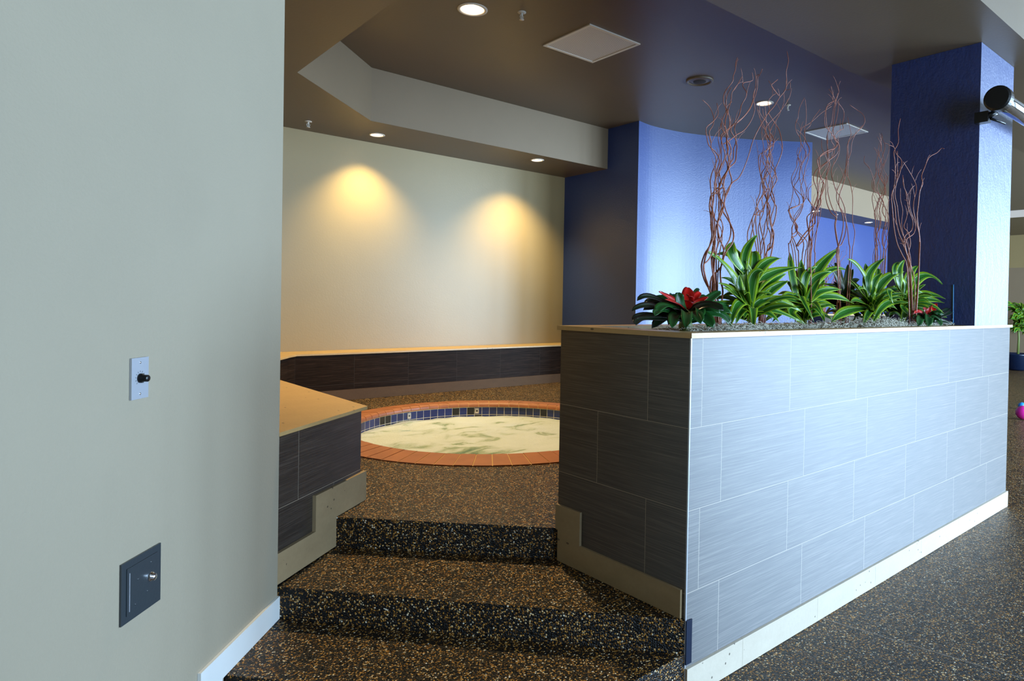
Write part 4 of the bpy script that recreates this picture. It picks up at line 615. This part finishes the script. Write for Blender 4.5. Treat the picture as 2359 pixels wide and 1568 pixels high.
for k,(rt,Ls) in LEAVES.items():
    g='striped dracaenas in the planter' if k!='d3' else None
    t=empty('dracaena' if k!='d3' else 'leafy_plant',(rt[0],rt[1],1.36),label=DL[k],cat='plant',group=g)
    bm=bmesh.new()
    for q in Ls: leaf(bm,q[0],q[1],q[2],q[3]*1.42)
    # a few inner leaves filling the heart of the rosette
    rn=random.Random(k); c=Vector(Ls[0][0])
    cz=sum(q[0][2] for q in Ls)/len(Ls); cxy=Vector((rt[0],rt[1],0))
    for _ in range(20):
        a=rn.uniform(0,2*PI); B=Vector((rt[0],rt[1]+.01,max(1.40,cz-rn.uniform(.02,.14)))); R_=rn.uniform(.17,.30); T=B+Vector((math.cos(a)*R_,math.sin(a)*R_*.8,rn.uniform(-.10,.12)))
        if k=='d5' and T.x>2.93: T.x=2.93
        T.z=max(T.z,1.39); T.y=min(max(T.y,.03),.72); leaf(bm,B,(B+T)/2+Vector((0,0,rn.uniform(.05,.12))),T,rn.uniform(.03,.042))
    for _ in range(9):
        a=rn.uniform(0,2*PI); B=Vector((rt[0],rt[1]+.01,cz-rn.uniform(.0,.08))); R_=rn.uniform(.06,.17); T=B+Vector((math.cos(a)*R_,math.sin(a)*R_*.8,rn.uniform(.12,.24)*(1 if k in('d1','d2') else .8)))
        if T.x>2.93: T.x=2.93
        T.y=min(max(T.y,.03),.72); leaf(bm,B,(B+T)/2+Vector((-math.cos(a)*.02,0,.04)),T,rn.uniform(.03,.044))
    for _ in range(14):
        a=rn.uniform(0,2*PI); r=rn.uniform(.07,.16); B=Vector((rt[0],rt[1]+.01,max(1.39,cz-rn.uniform(.0,.1)))); T=B+Vector((math.cos(a)*r*1.1,math.sin(a)*r*.8,rn.uniform(-.02,.14)))
        T.z=max(T.z,1.40); T.y=min(max(T.y,.0),.72); leaf(bm,B,(B+T)/2+Vector((0,0,.07)),T,rn.uniform(.022,.034))
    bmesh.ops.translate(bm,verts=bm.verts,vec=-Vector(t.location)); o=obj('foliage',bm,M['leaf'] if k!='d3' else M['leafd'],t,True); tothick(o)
    bm=bmesh.new(); top=min(1.56,cz); tube(bm,[(0,0,.0),(.004,.002,(top-1.36)*.5),(0,0,top-1.36)],.011,.009,10); obj('stem',bm,M['cane'],t,True)
BLb={'r1':'large bromeliad with red centre at the planter corner','r2':'small bromeliad with red centre at the foot of the column'}
for k,(rt,L1,L2) in BROM.items():
    t=empty('bromeliad',(rt[0],rt[1],1.36),label=BLb[k],cat='plant',group='red-centred bromeliads')
    bm=bmesh.new(); bm2=bmesh.new()
    for i,q in enumerate(L1):
        q=[list(q[0]),list(q[1]),list(q[2]),q[3]*1.25]
        for e in q[:3]: e[2]=max(e[2],1.374)
        leaf(bm2 if (i<5 and k=='r1') or (k=='r2' and i<3) else bm,*q,kind=1)
    rn=random.Random(k); sc_=1 if k=='r1' else .55
    for _ in range(16):
        a=rn.uniform(0,2*PI); R_=rn.uniform(.15,.24)*sc_; B=Vector((rt[0],rt[1],1.43)); T=B+Vector((math.cos(a)*R_,math.sin(a)*R_*.8,rn.uniform(-.06,.07)*sc_)); T.z=max(T.z,1.38); T.x=min(T.x,2.94); T.y=max(T.y,-.01)
        leaf(bm if rn.random()<.7 else bm2,B,(B+T)/2+Vector((0,0,.06*sc_)),T,rn.uniform(.04,.055)*sc_,kind=1)
    for b_,m_,nm,lb_ in ((bm,'brom','leaves',None),(bm2,'bromd','leaves','dark purple-green outer leaves')):
        bmesh.ops.translate(b_,verts=b_.verts,vec=-Vector(t.location)); o=obj(nm,b_,M[m_],t,True,label=lb_); tothick(o,.0016)
    bm=bmesh.new()
    for q in L2: leaf(bm,q[0],q[1],q[2],q[3]*1.35,kind=0)
    bmesh.ops.translate(bm,verts=bm.verts,vec=-Vector(t.location)); o=obj('bracts',bm,M['red'],t,True,label='glossy red centre'); tothick(o,.0014)
    bm=bmesh.new(); lathe(bm,[(.022,.0),(.03,.03),(.02,.07)],n=16,closed=True); obj('stem',bm,M['cane'],t,True)
SL={'b1':'tallest fanning bunch of curly willow, behind the large red bromeliad','b2':'tight bunch of curly willow, second from the red bromeliad, under the downlight','b3':'sparse bunch of curly willow just before the curved wall edge',
 'b4':'bushy bunch of curly willow in front of the far soffit and square grille','b5':'dense bunch of curly willow right beside the edge of the dark blue column','b6':'bunch of curly willow leaning against the dark blue column face'}
for k,(r,ss) in STEMS.items():
    base=Vector(ss[0][-1]); t=empty('curly_willow_bunch',(base.x,base.y,1.34),label=SL[k],cat='branches',group='bunches of bare curly willow')
    rn=random.Random(k); ex=[]
    for s in [q for q in ss if len(q)>10]:
        if rn.random()<(.6 if k!='b6' else .2):
            i0=rn.randrange(0,6); ph=rn.uniform(0,6); am=rn.uniform(.012,.03)
            ex.append([(p[0]+am*math.sin(ph+i*.8)*(1-i/len(s))+.01*math.sin(ph),min(p[1]+am*math.cos(ph*2+i*.7),.62) if k!='b6' else p[1]-.015,p[2]+.02*math.sin(ph) if i<len(s)-1 else p[2]) for i,p in enumerate(s)][i0:])
    for s in list(ss)+ex:
        bm=bmesh.new(); P=catmull(s,3); rr=r*rn.uniform(.62,.92); short=len(s)<10
        tube(bm,P,r*.28,(rr if not short else r*.5),7)
        if not short:
            for _ in range(3):
                i=rn.randrange(4,int(len(P)*.7)); p=P[i]; d=Vector((rn.choice((-1,1))*rn.uniform(.02,.06),rn.uniform(-.03,.03),rn.uniform(.03,.09)))
                tube(bm,catmull([p,p+d*.5+Vector((0,0,.012)),p+d],3),r*.3,r*.14,5)
        bmesh.ops.translate(bm,verts=bm.verts,vec=-Vector(t.location)); obj('stem',bm,M['stem'],t,True)

# second planter added far behind, only its stand-in willow shows above the near one
p2=empty('planter',(9.5,4.0,0),label='second tiled planter far behind, hidden below the near foliage except its stand-in willow',cat='planter')
bm=bmesh.new(); prism(bm,[(8.0,3.75),(11.4,3.75),(11.4,4.2),(8.0,4.2)],.001,1.353); part('body',bm,[M['tile_side']],p2)
bm=bmesh.new(); prism(bm,[(7.98,3.73),(11.42,3.73),(11.42,4.22),(7.98,4.22)],1.3535,1.373); bevel(bm,.003,1); part('cap',bm,M['cap'],p2)
for (bx_,by_),src,sc,lab in (((8.45,3.97),'b1',.8,'faint far stand-in for a reflected bunch of curly willow against the blue wall, left of the other far one'),((8.82,4.0),'b2',.82,'faint far stand-in for a reflected bunch of curly willow against the blue wall, below the far soffit'),((10.35,3.97),'b5',.86,'faint far stand-in for a reflected bunch of curly willow beside the right far downlight')):  # scaled copies of near bunches, added to stand in for branches read as reflections
    r,ss=STEMS[src]; base=Vector(ss[0][-1]); t=empty('curly_willow_bunch',(bx_,by_,1.373),label=lab,cat='branches',group='bunches of bare curly willow')
    for s in ss:
        if len(s)<11: continue
        bm=bmesh.new(); P=[Vector(((p[0]-base.x)*1.3,(p[1]-base.y),max(.0005,(p[2]-1.335)*sc*1.0))) for p in s]; tube(bm,catmull(P,2),r*.4,r*1.2,5); obj('stem',bm,M['stem'],t,True)
# ------------------------------------------------------------------ sliver of the hall at the far right
t=empty('potted_plant',(17.4,3.56,0),label='leafy plant in a glossy dark blue pot far away beyond the column',cat='plant')
bm=bmesh.new(); lathe(bm,[(.0,.0),(.24,.0),(.3,.05),(.36,.38),(.38,.42),(.34,.42),(.32,.36),(0,.36)],n=40); obj('pot',bm,plain('dark_blue_glaze',lin(14,26,48),.12),t,True,label='glossy dark blue pot')
bm=bmesh.new(); rn=random.Random(9); tube(bm,[(0,0,.36),(.03,0,.8),(0,.02,1.3)],.03,.02,8); obj('trunk',bm,M['cane'],t,True)
bm=bmesh.new()
for _ in range(110):
    a=rn.uniform(0,2*PI); z=rn.uniform(.95,1.6); B=Vector((rn.uniform(-.1,.1),rn.uniform(-.1,.1),z)); T=B+Vector((math.cos(a)*rn.uniform(.15,.38),math.sin(a)*rn.uniform(.15,.38),rn.uniform(-.12,.2))); leaf(bm,B,(B+T)/2+Vector((0,0,.1)),T,.09,0,5)
o=obj('foliage',bm,M['leaf'],t,True); tothick(o)
def ball(x,y,r,c,lab):
    bm=bmesh.new(); bmesh.ops.create_uvsphere(bm,u_segments=32,v_segments=18,radius=r)
    # seam and valve dimple
    for v in bm.verts:
        if abs(v.co.z)<r*.03: v.co*=.985
    o=tag(obj('toy_ball',bm,plain('toy_plastic',c,.35),None,True),lab,'ball'); o.location=(x,y,r+.001)
ball(9.75,1.47,.05,lin(40,130,200),'small blue ball on the floor beyond the planter')
ball(8.62,1.155,.095,lin(225,40,150),'bright pink ball on the floor beyond the planter')
bm=bmesh.new(); box(bm,(15.2,2.75,ZC-.012),(16.4,3.95,ZC-.001)); tag(obj('ceiling_light_panel',bm,emit('panel_glow',(.85,.93,1,1),.55)),'pale square ceiling panel far beyond the column','ceiling light')
bm=bmesh.new(); box(bm,(18.0,3.4,0),(18.4,4.3,2.6)); struct('wall_far_pier',bm,M['fascia'],label='pale pier far beyond the column')

# ------------------------------------------------------------------ world, camera, view
w=bpy.data.worlds.new('World'); S.world=w; w.use_nodes=True; w.node_tree.nodes['Background'].inputs[0].default_value=(.55,.72,1,1); w.node_tree.nodes['Background'].inputs[1].default_value=.4
cd=bpy.data.cameras.new('camera'); cam=bpy.data.objects.new('camera',cd); C.objects.link(cam)
R=((0.755569,-0.654822,0.017979),(0.005919,-0.02062,-0.99977),(0.655042,0.755502,-0.011704))
cam.matrix_world=Matrix(((R[0][0],-R[1][0],-R[2][0],-1.95518),(R[0][1],-R[1][1],-R[2][1],-1.55936),(R[0][2],-R[1][2],-R[2][2],1.47609),(0,0,0,1)))
cd.sensor_width=36; cd.lens=1521.3*36/2359; cd.shift_x=-131.87/2359; cd.shift_y=-68.32/2359; cd.clip_start=.05; cd.clip_end=100
S.camera=cam
vs=S.view_settings; vs.view_transform='Standard'; vs.look='None'; vs.exposure=0; vs.gamma=1; vs.use_curve_mapping=False
S.cycles.max_bounces=10; S.cycles.diffuse_bounces=5; S.cycles.glossy_bounces=5; S.cycles.sample_clamp_indirect=6; S.cycles.caustics_reflective=False
